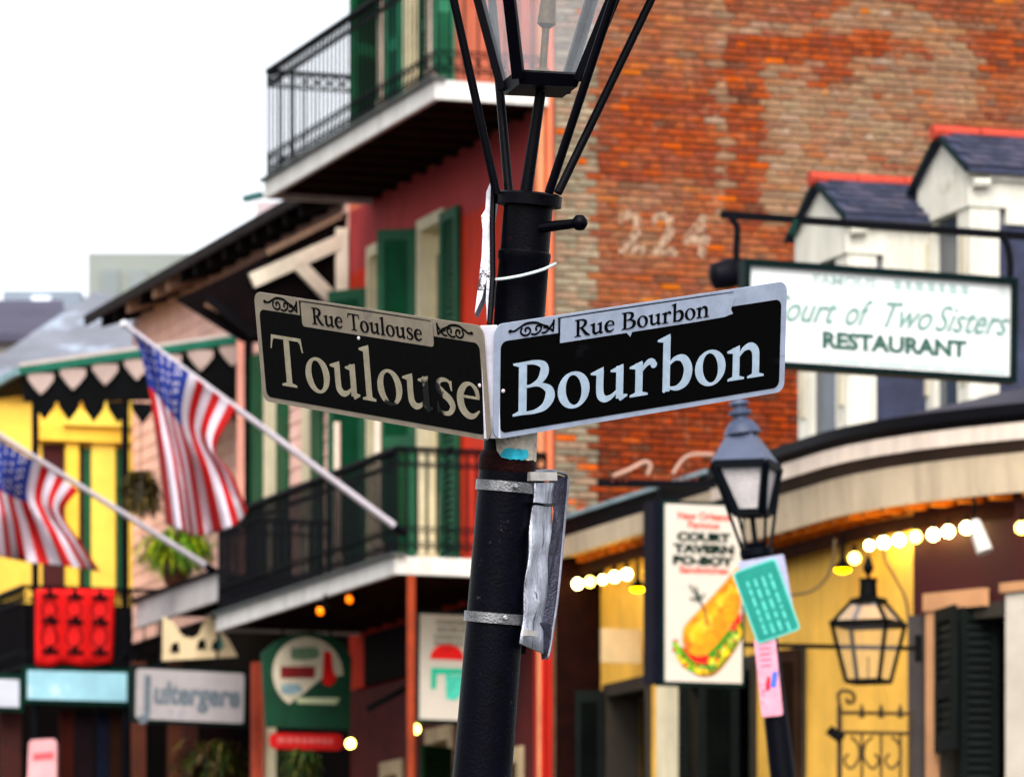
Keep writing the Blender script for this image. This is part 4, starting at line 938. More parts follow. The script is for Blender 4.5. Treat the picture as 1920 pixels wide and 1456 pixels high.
for px, py, lab in ((1580, 1066, 'small shaded lamp hanging left of the gas lantern'), (1196, 1102, 'small shaded lamp glowing beside the po-boy sign')):
    c_s = s_at(px, .2); c = W(c_s, .2, z_at(py, c_s, .2)); e = thing('shaded_lamp', c, lab, 'lamp', 'shaded lamps under the eaves')
    MB().lathe(c, [(.065, 0), (.068, .01), (.03, .05), (.018, .07), (.012, .22), (.001, .23)], 16).build('shade', black, e, smooth=True)
    MB().lathe(c, [(.02, -.028), (.05, -.018), (.058, -.002)], 14).build('bulb', M('amber_glow', (255, 214, 90), .3, 0, 5, emit=((255, 200, 70), 9.0)), e, smooth=True)
# white spotlight
c = P(1836, 1005, 34.4); e = thing('spotlight', c, 'white cylindrical spotlight under the eaves pointing down', 'spotlight')
ax = Vector((.32, -.2, -.95)).normalized(); MB().lathe(c - ax * .1, [(.03, -.01), (.042, 0), (.046, .06), (.055, .21), (.048, .212), (.02, .18)], 16, axis=ax).build('barrel', M('spot_white', (220, 214, 206), .5, .08, 5), e, smooth=True)
MB().tube([c - ax * .1, c - ax * .1 + UP * .16], .012, 6).build('stem', black, e)
# slack cables on the tavern wall
for lab, pl_ in (('thin black cable sagging from the eaves to the tavern wall', [(1565, 1010), (1562, 1050), (1548, 1085), (1520, 1108), (1480, 1115)]), ('black cable from the eaves to the right of the gas lantern', [(1655, 1010), (1660, 1050), (1680, 1085), (1700, 1130), (1706, 1200)])):
    pts = [P(x, y, 36.2) for x, y in pl_]; e = thing('cable', pts[0], lab, 'cable'); MB().tube(crom(pts, 6), .009, 6).build('wire', M('cable_grey', (92, 78, 60), .6, .2, 8), e, smooth=True)

# ------------------------------------------------------------------ hanging gas lantern on its wall bracket
LD = 34.6; SC = LD / F
def lp(x, y, dD=0): return P(x, y, LD + dD)
lan = thing('gas_lantern', lp(1628, 1280), 'open black framed gas lantern hanging before the yellow wall', 'lantern')
li = M('lantern_iron', (8, 10, 9), .5, .3, 10)
def lring(y, half, rot=22):
    c = lp(1628, y); r = half * SC; return [c + Vector((math.cos(R(rot + 90 * k)) * r, math.sin(R(rot + 90 * k)) * r, 0)) for k in range(4)]
r1, r2, r3 = lring(1277, 46), lring(1170, 76), lring(1125, 32)
for k in range(4):
    MB().beam(r1[k], r2[k], .022).build('bar', li, lan); MB().beam(r2[k], r3[k], .022).build('roof_bar', li, lan)
    MB().beam(r1[k], r1[(k + 1) % 4], .024).build('rail', li, lan); MB().beam(r2[k], r2[(k + 1) % 4], .034).build('rail', li, lan)
    MB().add([r1[k], r1[(k + 1) % 4], r2[(k + 1) % 4], r2[k]], [(0, 1, 2, 3)]).build('pane', glass_mat('gas_glass', (230, 226, 222), .07), lan)
    MB().add([r2[k], r2[(k + 1) % 4], r3[(k + 1) % 4], r3[k]], [(0, 1, 2, 3)]).build('roof_pane', glass_mat('gas_glass_roof', (236, 230, 230), .16), lan)
MB().lathe(lp(1628, 1126), [(.125, -.02), (.125, .01), (.06, .03), (.055, .125), (.062, .13), (.062, .145), (.02, .15)], 16).build('chimney', li, lan, smooth=True)
MB().lathe(lp(1628, 1086), [(.012, 0), (.012, .03), (.034, .06), (.036, .085), (.012, .15), (.001, .17)], 12).build('finial', li, lan, smooth=True)
MB().tube([lp(1628, 1277), lp(1628, 1230)], .008, 6).build('burner', M('brass', (160, 130, 80), .4, .2, 8), lan)
wb = thing('wall_bracket', lp(1720, 1214, .25), 'long thin iron bracket bar crossing behind the gas lantern', 'bracket')
MB().beam(lp(1392, 1208, .2), lp(1725, 1215, .3), .028).build('bar', li, wb)
MB().beam(lp(1722, 1190, .3), lp(1722, 1240, .3), .05).build('wall_plate', li, wb)
# wrought iron gate below the lantern
gt = thing('iron_gate', lp(1640, 2400, .3), 'wrought iron gate with curled top and small spikes below the gas lantern', 'gate')
gt.location.z = .14; OFF[gt.name] = gt.location.copy()
gi = M('gate_iron', (78, 60, 34), .6, .3, 10)
G_ = lambda x, y: lp(x, y, .25)
for y in (1335, 1372): MB().tube([G_(1572, y), G_(1708, y + 2)], .012, 6).build('rail', gi, gt)
MB().tube([G_(1574, 1322), lp(1574, 2560, .25)], .018, 6).build('stile', gi, gt); MB().tube([G_(1707, 1332), lp(1707, 2560, .25)], .014, 6).build('stile', gi, gt)
for x in (1616, 1652, 1688):
    MB().tube([G_(x, 1345), G_(x, 1330), G_(x, 1318)], [.02, .016, .002], 8).build('spike', gi, gt); MB().tube([G_(x, 1374), lp(x, 2500, .25)], .009, 6).build('picket', gi, gt)
MB().tube(crom([G_(1574, 1322), G_(1572, 1300), G_(1584, 1294), G_(1600, 1300), G_(1600, 1314), G_(1590, 1316), G_(1588, 1308)], 5), .012, 6).build('top_curl', gi, gt, smooth=True)
for a, sg in ((1595, 1), (1636, -1), (1672, 1)):
    MB().tube(crom([G_(a, 1380), G_(a + 14 * sg, 1395), G_(a + 16 * sg, 1420), G_(a, 1440), G_(a - 12 * sg, 1425), G_(a - 4 * sg, 1412)], 5), .009, 6).build('scroll', gi, gt, smooth=True)
MB().beam(G_(1553, 1366), G_(1580, 1386), .06).build('latch', li, gt)

# ------------------------------------------------------------------ white restaurant sign on its overhead rail
RD = 30.0; VR = (V * math.cos(R(.9)) - UP * math.sin(R(.9))); ZR = (UP * math.cos(R(.9)) + V * math.sin(R(.9)))
kx = RD / F
rs = framed('restaurant_sign', P(1648, 604, RD), VR, ZR, 'white restaurant sign in a dark green frame hanging above the tavern eaves', 'sign')
hw, hh = 262 * kx / .9465, 99 * kx
mb = MB(); fw = .034
mb.box((-hw, -.05, -hh), (hw, .05, -hh + fw)); mb.box((-hw, -.05, hh - fw), (hw, .05, hh)); mb.box((-hw, -.049, -hh + fw), (-hw + fw, .049, hh - fw)); mb.box((hw - fw, -.049, -hh + fw), (hw, .049, hh - fw))
mb.build('frame', M('frame_green', (8, 34, 34), .5, .2, 6), rs, world=False)
MB().box((-hw + fw, -.02, -hh + fw), (hw - fw, .02, hh - fw)).build('panel', M('sign_white', (226, 228, 226), .5, .05, 4, rgb2=(206, 210, 208), patch=(2.4, .58)), rs, world=False)
ink = M('sign_ink_grey', (130, 156, 150), .7, .15, 20); ink2 = M('sign_ink_green', (66, 100, 92), .7, .15, 20); inkf = M('sign_ink_faint', (176, 192, 188), .7, .1, 20)
for wd_, xc, ww in (('Court', -.47, .42), ('of', -.13, .17), ('Two', .17, .30), ('Sisters', .56, .46)): text('script_lettering', wd_, .21, xc, -.03, -.022, ink, rs, shear=.5, bold=.003, width=ww)
text('capital_lettering', 'RESTAURANT', .125, .09, -.165, -.022, ink2, rs, bold=.006, width=.88)
text('top_lettering', 'FAMOUS', .08, -.22, .185, -.022, inkf, rs, bold=.002, width=.38)
mb = MB(); x = .08
for w in (.05, .04, .055, .05, .04, .055, .05): mb.flat([(x, .185), (x + w, .185), (x + w * .8, .24), (x, .24)], -.022); x += w + .02
mb.build('top_print', inkf, rs, world=False, kind='stuff')
mb = MB(); x = -.36
for w in (.07, .15, .06, .17, .12, .09, .15, .17):
    mb.flat([(x, -.245), (x + w, -.245), (x + w, -.228), (x, -.228)], -.022); x += w + .022
mb.build('fine_print', inkf, rs, world=False, kind='stuff')
rb = thing('sign_rail', P(1900, 440, RD), 'long dark overhead rail that holds the white restaurant sign', 'rail')
MB().beam(P(1352, 402, RD), P(1990, 448, RD + .6), .035, .04).build('bar', iron_far, rb)
for (x0, y0, x1, y1) in ((1382, 408, 1381, 470), (1888, 440, 1894, 500)):
    MB().tube(crom([P(x0 - 12, y0, RD), P(x0, y0 + 18, RD), P(x1, y1 - 10, RD), P(x1, y1 + 20, RD)], 5), [.02] * 16, 8).build('hanger', iron_far, rb, smooth=True)
MB().beam(P(1492, 412, RD + .05), P(1484, 440, RD + .05), .03).build('stay', M('stay_green', (20, 60, 54), .6, .2, 5), rb)
fl = thing('floodlight', P(1365, 515, RD + .1), 'dark floodlight housing at the end of the white restaurant sign', 'floodlight')
MB().lathe(P(1372, 512, RD + .15), [(.03, -.13), (.075, -.11), (.085, -.03), (.08, .06), (.04, .09)], 14, axis=(1, .3, .25)).build('housing', M('flood_black', (22, 20, 30), .5, .3, 8), fl, smooth=True)
MB().tube([P(1380, 500, RD + .15), P(1395, 490, RD + .15)], .02, 8).build('mount', iron_far, fl)

# ------------------------------------------------------------------ po-boy sign
p0 = P(1313, 1114, 37.2)
kk = p0.y / F
ps = framed('poboy_sign', p0, V, UP, 'tall white light box sign with a sandwich picture and green lettering', 'sign')
w_, h_ = 83 * kk, 172 * kk
MB().box((-w_, -.06, -h_), (w_, .06, h_)).build('box', M('box_green', (14, 44, 42), .5, .2, 6), ps, world=False)
MB().box((-w_ - .055, -.02, -h_ + .01), (-w_ - .001, .16, h_)).build('side_case', M('case_dark', (26, 24, 38), .6, .2, 5), ps, world=False)
MB().box((-w_ + .022, -.066, -h_ + .024), (w_ - .022, -.0605, h_ - .024)).build('face', M('face_white', (206, 200, 192), .5, .04, 5), ps, world=False)
Zp = lambda py: (1114 - py) * kk
Xp = lambda px: (px - 1313) * kk
tg = M('print_green', (4, 44, 36), .6, .15, 20); tr_ = M('print_red', (196, 84, 70), .6, .12, 20)
text('lettering', 'New Orleans', .075, 0, Zp(976), -.068, tr_, ps, bold=.002, width=104 * kk); text('lettering', 'Famous', .07, 0, Zp(992), -.068, tr_, ps, bold=.002, width=62 * kk)
text('lettering', 'COURT', .080, 0, Zp(1016), -.068, tg, ps, bold=.006, width=108 * kk); text('lettering', 'TAVERN', .080, 0, Zp(1038), -.068, tg, ps, bold=.006, width=122 * kk); text('lettering', 'PO-BOY', .080, 0, Zp(1060), -.068, tg, ps, bold=.006, width=124 * kk)
text('lettering', 'Sandwiches', .07, 0, Zp(1076), -.068, tr_, ps, bold=.002, width=98 * kk)
def shape(name, pts, mat, lay): return MB().flat([(Xp(a), Zp(b)) for a, b in [(q[0], q[1]) for q in pts]], -.066 - .0012 * lay).build(name, mat, ps, world=False)
def sm(pts, n=4): 
    q = crom([(a, b, 0) for a, b in pts] + [(pts[0][0], pts[0][1], 0)], n); return [(v_.x, v_.y) for v_ in q[:-1]]
shape('sandwich_shadow', sm([(1268, 1245), (1300, 1268), (1340, 1262), (1385, 1205), (1387, 1180), (1330, 1220)]), M('print_brown', (150, 110, 50), .6, .2, 20), 1)
shape('lettuce', sm([(1255, 1208), (1262, 1240), (1290, 1262), (1332, 1258), (1362, 1228), (1386, 1196), (1386, 1160), (1340, 1200), (1290, 1220)]), M('print_lettuce', (84, 140, 40), .6, .25, 40), 2)
shape('tomato', sm([(1268, 1214), (1290, 1240), (1320, 1246), (1326, 1232), (1290, 1222)]), M('print_tomato', (200, 40, 28), .6, .2, 30), 3)
shape('tomato', sm([(1364, 1180), (1386, 1148), (1387, 1166), (1376, 1186)]), MATS['print_tomato'], 3)
shape('filling', sm([(1330, 1236), (1362, 1206), (1384, 1176), (1386, 1192), (1360, 1226), (1338, 1246)]), M('print_filling', (236, 200, 70), .6, .25, 40), 3)
shape('bun', sm([(1270, 1206), (1272, 1180), (1290, 1158), (1320, 1128), (1350, 1096), (1378, 1066), (1387, 1068), (1387, 1136), (1372, 1166), (1340, 1206), (1312, 1230), (1284, 1226)]), M('print_bun', (220, 156, 40), .6, .25, 14, rgb2=(196, 120, 24), patch=(9, .53)), 4)
shape('bun_highlight', sm([(1284, 1190), (1300, 1168), (1330, 1150), (1324, 1176), (1300, 1200), (1288, 1206)]), M('print_highlight', (232, 192, 96), .6, .1, 14), 5)
shape('bun_highlight', sm([(1336, 1126), (1360, 1100), (1372, 1096), (1356, 1122), (1342, 1136)]), MATS['print_highlight'], 5)
for a in ([(1284, 1098), (1302, 1124), (1318, 1148)], [(1284, 1124), (1304, 1124), (1316, 1112)], [(1296, 1100), (1304, 1122)], [(1312, 1142), (1318, 1162), (1324, 1178)]):
    s_ = var_stroke(a, [3.0, 4.0, 1.5][:len(a)], 4); MB().strip([(Xp(q[0]), Zp(q[1])) for q in s_[1]], [(Xp(q[0]), Zp(q[1])) for q in s_[2]], -.0765).build('sprig', M('print_sprig', (40, 70, 60), .6, .2, 20), ps, world=False)
bl = {k: M('print_' + k, v_, .6, .2, 30) for k, v_ in (('leaf', (120, 176, 50)), ('deep_leaf', (50, 110, 40)), ('meat', (190, 60, 40)), ('cheese', (240, 206, 90)), ('pale_leaf', (190, 206, 120)))}
edge = crom([(1258, 1212, 0), (1266, 1238, 0), (1292, 1256, 0), (1326, 1252, 0), (1352, 1226, 0), (1374, 1200, 0), (1386, 1172, 0)], 8)
for i, q in enumerate(edge):
    for k in range(2):
        x_, y_ = q.x + random.uniform(-7, 5), q.y + random.uniform(-9, 5); r_ = random.uniform(3, 6.5)
        if x_ + r_ < 1386: shape('filling_piece', [(x_ + r_ * math.cos(R(t_)) * random.uniform(.7, 1.2), y_ + r_ * .8 * math.sin(R(t_)) * random.uniform(.7, 1.2)) for t_ in range(0, 360, 45)], bl[random.choice(['leaf', 'leaf', 'deep_leaf', 'meat', 'cheese', 'pale_leaf'])], 3.2 + .05 * (i % 12) + .02 * k)
for i in range(26):
    t_ = random.random(); x_ = 1288 + 92 * t_ + random.uniform(-10, 10); y_ = 1200 - 108 * t_ + random.uniform(-16, 16); r_ = random.uniform(4, 9)
    shape('crust_mark', [(x_ + r_ * 1.5 * math.cos(R(q)) * .7 - r_ * .5 * math.sin(R(q)), max(1072, y_ - r_ * .9 * math.cos(R(q)) * .7 - r_ * .4 * math.sin(R(q)))) for q in range(0, 360, 40)], random.choice([MATS['print_highlight'], M('print_crust', (204, 130, 30), .6, .2, 20), M('print_crust_pale', (236, 180, 66), .6, .2, 20)]), 5.2 + .06 * i)
pb_ = thing('overhead_bracket', P(1130, 905, 38.6), 'dark iron arm with curled stays above the po-boy sign', 'bracket')
D_ = 38.6
MB().beam(P(1122, 906, D_), P(1342, 908, D_ - .3), .05, .05).build('bar', iron_far, pb_)
for i in range(14): MB().tube([P(1150 + i * 12, 903, D_ - .1), P(1150 + i * 12, 893, D_ - .1)], [.012, .004], 6).build('spike', M('spike_rust', (120, 60, 44), .7, .3, 8), pb_)
for q in ([(1150, 892), (1180, 880), (1208, 866), (1220, 872), (1214, 890)], [(1262, 888), (1280, 862), (1300, 852), (1338, 852)]):
    MB().tube(crom([P(a, b, D_ - .15) for a, b in q], 5), .014, 6).build('stay', M('stay_pale', (190, 160, 146), .6, .2, 6), pb_, smooth=True)
for x in (1236, 1378): MB().tube([P(x, 910, D_ - .2), P(x, 944, D_ - .3)], .012, 6).build('hanger', iron_far, pb_)

# ------------------------------------------------------------------ second street lamp, on the opposite corner, with notices fixed to it
D2 = 24.0; k2 = D2 / F
def Q(x, y, dD=0): return P(x, y, D2 + dD)
def A2(y): return 1387 + (y - 770) * .118
b2 = Q(A2(2770), 2770); b2.z = .14
l2 = thing('street_lamp', b2, 'second street lamp with grey bell roof in front of the tavern eaves', 'street lamp')
li2 = M('lamp_two_iron', (8, 16, 24), .5, .3, 10); bell = M('lamp_two_roof', (84, 92, 112), .45, .15, 5)
ax2 = (Q(A2(770), 770) - Q(A2(1400), 1400)).normalized()
pts = [Q(A2(y), y) for y in (2760, 2500, 1456, 1200, 1090, 1050)]; pts[0].z = .142
MB().tube(pts, [.13, .075, .058, .05, .045, .044], 18).build('pole', post_paint, l2, smooth=True)
MB().lathe(Q(A2(1050), 1050), [(.05, -.01), (.075, .02), (.075, .05), (.045, .06), (.05, .075), (.03, .08)], 16, axis=ax2).build('collar', li2, l2, smooth=True)
def ring2(y, half, rot=28): 
    c = Q(A2(y), y); r = half * k2; return [c + Vector((math.cos(R(rot + 90 * k)) * r, math.sin(R(rot + 90 * k)) * r, 0)) for k in range(4)]
q1, q2 = ring2(962, 35), ring2(874, 70)
for k in range(4):
    MB().beam(q1[k], q2[k], .034).build('lantern_bar', li2, l2); MB().beam(q1[k], q1[(k + 1) % 4], .03, .03).build('lantern_rail', li2, l2); MB().beam(q2[k], q2[(k + 1) % 4], .03, .036).build('lantern_rail', li2, l2)
    MB().add([q1[k], q1[(k + 1) % 4], q2[(k + 1) % 4], q2[k]], [(0, 1, 2, 3)]).build('lantern_pane', glass_mat('lamp_two_glass', (236, 230, 230), .6, .4), l2)
    MB().tube([Q(A2(1040), 1040) + (q1[k] - Q(A2(962), 962)) * .8, q2[k] + (q2[k] - Q(A2(872), 872)) * .08], .008, 6).build('cradle_arm', li2, l2)
MB().tube([Q(A2(1044), 1044), Q(A2(962), 962)], .012, 6).build('burner_pipe', li2, l2)
MB().hexa(ring2(870, 76) + ring2(812, 32)).build('roof', bell, l2)
MB().lathe(Q(A2(812), 812), [(.088, -.004), (.07, .03), (.05, .055), (.036, .06), (.034, .075), (.052, .085), (.052, .1), (.03, .108), (.03, .12), (.046, .13), (.04, .145), (.012, .155), (.008, .17)], 18, axis=ax2).build('finial', bell, l2, smooth=True)
# notices
def tilt_plate(name, label, cat, cx, cy, wpx, hpx, rot, dD, mat, rad=.0):
    X = Vector((math.cos(R(rot)), .05, math.sin(R(rot)))); Z = Vector((-math.sin(R(rot)), -.02, math.cos(R(rot))))
    e = framed(name, Q(cx, cy, dD), X, Z, label, cat); w, h = wpx * k2 / 2, hpx * k2 / 2
    MB().prism([(p[0], 0, p[1]) for p in rrect(-w, w, -h, h, rad or .012, 4)], (0, .004, 0)).build('plate', mat, e, world=False); return e, w, h
tilt_plate('metal_plate', 'blank grey plate behind the turquoise notice on the lamp post', 'plate', 1435, 1095, 88, 100, 10, -.06, M('plate_grey', (176, 176, 196), .6, .12, 8))
e, w, h = tilt_plate('notice', 'turquoise notice tilted on the second lamp post', 'notice', 1437, 1126, 86, 142, 20, -.085, M('notice_edge', (120, 196, 186), .6, .1, 8), .02)
MB().prism([(p[0], -.001, p[1]) for p in rrect(-w + .008, w - .008, -h + .008, h - .008, .016, 4)], (0, .0008, 0)).build('field', M('notice_teal', (16, 140, 128), .6, .12, 16), e, world=False)
mb = MB()
for r_ in range(4):
    z = h - .06
    while z > -h + .05:
        L_ = random.uniform(.015, .05); x = -w + .045 + r_ * .036; mb.flat([(x, z - L_), (x + .011, z - L_), (x + .011, z), (x, z)], -.0022); z -= L_ + random.uniform(.008, .016)
mb.build('print_lines', M('notice_print', (120, 200, 190), .6, .2, 40), e, world=False, kind='stuff')
e, w, h = tilt_plate('sticker', 'pale pink sticker below the turquoise notice on the lamp post', 'sticker', 1441, 1268, 40, 148, 6, -.075, M('sticker_pink', (226, 168, 182), .7, .18, 14, rgb2=(206, 120, 140), patch=(12, .58)))
MB().flat([(-.0, -.05), (.03, -.05), (.045, .02), (.02, .02)], -.001).build('print_blue', M('sticker_blue', (90, 120, 196), .6, .1, 10), e, world=False)
MB().flat([(-.02, -.06), (.0, -.06), (.008, .0), (-.008, .0)], -.0014).build('print_red', M('sticker_red', (214, 56, 56), .6, .1, 10), e, world=False)
mb = MB()
for i in range(5): mb.flat([(-.03, .15 - i * .026), (.02, .15 - i * .026), (.02, .158 - i * .026), (-.03, .158 - i * .026)], -.001)
mb.build('print_lines', M('sticker_lines', (206, 110, 130), .6, .2, 20), e, world=False, kind='stuff')

# ------------------------------------------------------------------ signs and lamps below the lower balcony
gs = s_at(577, -.9); D3 = CY + U.y * gs - V.y * .9; k3 = D3 / F
sg = framed('shop_sign', P(577, 1280, D3), V, UP, 'dark green shop sign with a white roundel and red figure', 'sign')
X3 = lambda px: (px - 577) * k3
Z3 = lambda py: (1280 - py) * k3
gm = M('sign_deep_green', (12, 72, 50), .6, .2, 6)
pts = [(X3(a), Z3(b)) for a, b in [(497, 1364), (660, 1364), (664, 1230), (648, 1206), (622, 1190), (585, 1183), (545, 1188), (515, 1204), (488, 1226), (492, 1300)]]
MB().prism([(p[0], 0, p[1]) for p in pts], (0, .05, 0)).build('board', gm, sg, world=False)
def s3(name, pts, mat, lay): return MB().flat([(X3(a), Z3(b)) for a, b in pts], -.002 * lay).build(name, mat, sg, world=False)
s3('roundel', [(a, b) for a, b in [(577 + 69 * math.cos(R(t_)), 1262 - 69 * math.sin(R(t_))) for t_ in range(0, 360, 12)]], M('roundel_white', (206, 196, 178), .6, .12, 10), 1)
s3('wedge', [(532, 1326), (568, 1300), (604, 1270), (650, 1262), (648, 1310), (612, 1330), (560, 1340)], gm, 2)
s3('hill', [(556, 1308), (640, 1306), (632, 1318), (556, 1318)], M('roundel_cream', (196, 200, 170), .6, .1, 10), 3)
s3('band', [(524, 1250), (592, 1248), (590, 1270), (524, 1272)], M('band_red', (132, 44, 44), .6, .2, 10), 2)
s3('figure', sm([(608, 1220), (622, 1222), (626, 1252), (632, 1270), (620, 1284), (606, 1278), (606, 1256)]), M('figure_red', (204, 22, 22), .6, .2, 10), 4)
s3('smudge', sm([(545, 1216), (592, 1212), (596, 1232), (548, 1236)]), M('smudge_green', (120, 140, 116), .7, .3, 20), 2)
s3('smudge', sm([(524, 1284), (556, 1282), (566, 1296), (530, 1302)]), M('smudge_blue', (150, 170, 176), .7, .3, 20), 2)
for x in (530, 620): MB().tube([P(x, 1190, D3), P(x, 1165, D3)], .01, 6).build('hanger', iron_far, None); 
for o in [o for o in bpy.data.objects if o.name.startswith('hanger') and o.parent is None]:
    o.parent = sg; o.matrix_parent_inverse = Matrix(sg.matrix_world).inverted()
rb_ = framed('banner_sign', P(576, 1388, D3), V, UP, 'long low red sign under the green shop sign', 'sign')
MB().prism([(p[0], 0, p[1]) for p in rrect(-72 * k3, 70 * k3, -16 * k3, 14 * k3, .05, 4)], (0, .04, 0)).build('board', M('banner_red', (186, 22, 22), .6, .2, 8), rb_, world=False)
mb = MB(); x = -58 * k3
while x < 48 * k3:
    L_ = random.uniform(.03, .07); mb.flat([(x, -.02), (x + L_, -.02), (x + L_, .025), (x, .025)], -.002); x += L_ + .018
mb.build('lettering', M('banner_print', (206, 120, 116), .6, .3, 30), rb_, world=False, kind='stuff')
ds = .75; D4 = CY + U.y * ds - V.y * .8; k4 = D4 / F
X4 = Vector((V.x, V.y, -.01)); dr = framed('drink_sign', P(838, 1250, D4), X4, Vector((-.045, 0, 1)), 'white light box sign with a red and turquoise drink behind the lamp post', 'sign')
MB().box((-60 * k4, 0, -105 * k4), (60 * k4, .1, 105 * k4)).build('box', M('box_dark_teal', (12, 40, 42), .5, .2, 6), dr, world=False)
MB().box((-54 * k4, -.006, -99 * k4), (54 * k4, -.001, 98 * k4)).build('face', M('drink_white', (210, 204, 194), .5, .05, 5), dr, world=False)
def s4(name, pts, mat, lay): return MB().flat([((a - 838) * k4, (1250 - b) * k4) for a, b in pts], -.006 - .002 * lay).build(name, mat, dr, world=False)
s4('cherry', [(838 + 34 * math.cos(R(a)), 1250 - 14 - 30 * math.sin(R(a))) for a in range(0, 181, 12)], M('cherry_red', (226, 34, 24), .6, .15, 10), 1)
tq = M('drink_teal', (34, 190, 160), .6, .15, 10); tq2 = M('drink_teal_pale', (110, 206, 186), .6, .2, 14)
s4('bar', [(806, 1252), (872, 1252), (872, 1262), (818, 1264), (816, 1292), (806, 1292)], tq, 1); s4('glass', [(834, 1264), (872, 1264), (866, 1300), (856, 1312), (836, 1310)], tq2, 1)
dg_ = M('drink_grey', (150, 150, 140), .6, .25, 30)
mb = MB(); random.seed(21)
for y_, x0_ in ((1166, 816), (1180, 818), (1194, 812), (1206, 812)):   # two lines of print too small to read
    x_ = x0_
    while x_ < 872: w_ = random.uniform(3, 7); mb.flat([((x_ - 838) * k4, (1250 - y_ - 5) * k4), ((x_ + w_ - 838) * k4, (1250 - y_ - 5) * k4), ((x_ + w_ - 838) * k4, (1250 - y_ + 5) * k4), ((x_ - 838) * k4, (1250 - y_ + 5) * k4)], -.008); x_ += w_ + random.uniform(1.5, 3)
mb.build('print_lines', dg_, dr, world=False, kind='stuff')
for px, py, lab in ((600, 1145, 'amber spot lamp under the lower balcony above the green sign'), (655, 1123, 'amber spot lamp under the balcony nearer the rusty post')):
    c = P(px, py, 43.4); e = thing('spot_lamp', c, lab, 'lamp', 'amber spot lamps under the balcony'); c = P(px, py, 42.9); ax = Vector((-.45, -.75, -.25)).normalized()
    MB().lathe(c, [(.02, -.12), (.034, -.08), (.036, .0)], 14, axis=ax).build('can', black, e, smooth=True)
    MB().lathe(c, [(.033, .002), (.024, .010), (.002, .015)], 14, axis=ax).build('lens', M('amber_lens', (255, 170, 60), .3, 0, 5, emit=((255, 130, 30), 1.2)), e, smooth=True)
    MB().tube([c - ax * .08, c - ax * .08 + UP * .12], .012, 6).build('stem', black, e)
for px, py, lab in ((657, 1393, 'small round glowing bulb at the end of the red sign'), (779, 1366, 'small round glowing bulb under the drink sign')):
    c = P(px, py, 42.6); r = .038; e = thing('round_bulb', c, lab, 'light bulb', 'round bulbs by the shop door')
    MB().lathe(c, [(.001, -r)] + [(r * math.cos(R(a)), r * math.sin(R(a))) for a in (-65, -40, -15, 10, 35, 60)] + [(r * .35, r)], 14).build('globe', M('bulb_yellow', (255, 240, 150), .3, 0, 5, emit=((255, 240, 150), 7.0)), e, smooth=True)
    MB().tube([c + UP * r * .9, c + UP * (r + .07)], .016, 6).build('socket', sock, e)

# ------------------------------------------------------------------ left: hanging sign, red cloth, plants, pink box
js = 6.0; D5 = CY + U.y * js - V.y * 1.6; k5 = D5 / F
hs_ = framed('hanging_sign', P(356, 1304, D5), V * .985 + UP * -.02, UP, 'pale grey hanging sign with faint old style lettering in a dark frame', 'sign')
MB().box((-112 * k5, 0, -54 * k5), (112 * k5, .06, 54 * k5)).build('frame', M('jframe', (16, 34, 32), .6, .2, 6), hs_, world=False)
MB().prism([(p[0], -.006, p[1]) for p in rrect(-105 * k5, 105 * k5, -47 * k5, 47 * k5, .03, 4)], (0, .005, 0)).build('panel', M('jpanel', (178, 172, 172), .6, .08, 5, rgb2=(160, 156, 160), patch=(2.5, .58)), hs_, world=False)
jk = M('jink', (118, 126, 132), .7, .2, 20)
text('initial', 'J', .44, -88 * k5, -.15, -.008, jk, hs_, bold=.016, width=24 * k5); text('lettering', 'ultergere', .27, 14 * k5, -.075, -.008, jk, hs_, bold=.012, shear=.1, width=168 * k5)
for x in (300, 410): 
    o = MB().box(((x - 356) * k5 - .01, .02, 54 * k5), ((x - 356) * k5 + .01, .04, 54 * k5 + .4)).build('hanger', iron_far, hs_, world=False)
e = thing('transom_sign', P(370, 1195, D5 + .6), 'cream board with dark cut out shapes above the hanging sign', 'sign')
D6 = D5 + .6
MB().prism([P(a, b, D6) for a, b in ((302, 1238), (446, 1230), (430, 1200), (398, 1158), (388, 1150), (372, 1190), (360, 1196), (340, 1188), (325, 1165), (305, 1155))], (0, .04, 0)).build('board', M('transom_cream', (214, 196, 166), .75, .12, 6), e)
for a, b in ((328, 1210), (378, 1204), (405, 1206), (352, 1180)): MB().prism([P(a - 9, b + 12, D6 - .01), P(a + 9, b + 12, D6 - .01), P(a + 6, b - 8, D6 - .01), P(a - 6, b - 4, D6 - .01)], (0, .008, 0)).build('cut_out', black, e)
MB().prism([P(404, 1215, D6 - .012), P(420, 1213, D6 - .012), P(412, 1188, D6 - .012)], (0, .008, 0)).build('mark', M('mark_teal', (70, 130, 120), .7, .2, 8), e)
e = thing('banner_cloth', P(140, 1250, 49.3), 'red cloth with black flower pattern hung over the gallery railing', 'cloth')
v = []; f = []; n = 18; m_ = 8; sC = GS0 - .06
for j in range(m_ + 1):
    for i in range(n + 1):
        a = i / n; b = j / m_; px = 66 + 150 * a - 5 * b * a; py = 1104 + 142 * b + 3 * math.sin(a * 12) * b
        t_ = t_at(px, sC); p = W(sC + .02 * math.sin(a * 19), t_, z_at(py, sC, t_)); v.append(p)
for j in range(m_):
    for i in range(n): f.append((j * (n + 1) + i, j * (n + 1) + i + 1, (j + 1) * (n + 1) + i + 1, (j + 1) * (n + 1) + i))
o = MB().add(v, f).build('cloth', M('cloth_red', (206, 12, 8), .8, .15, 6), e, smooth=True); o.modifiers.new('Solidify', 'SOLIDIFY').thickness = .006
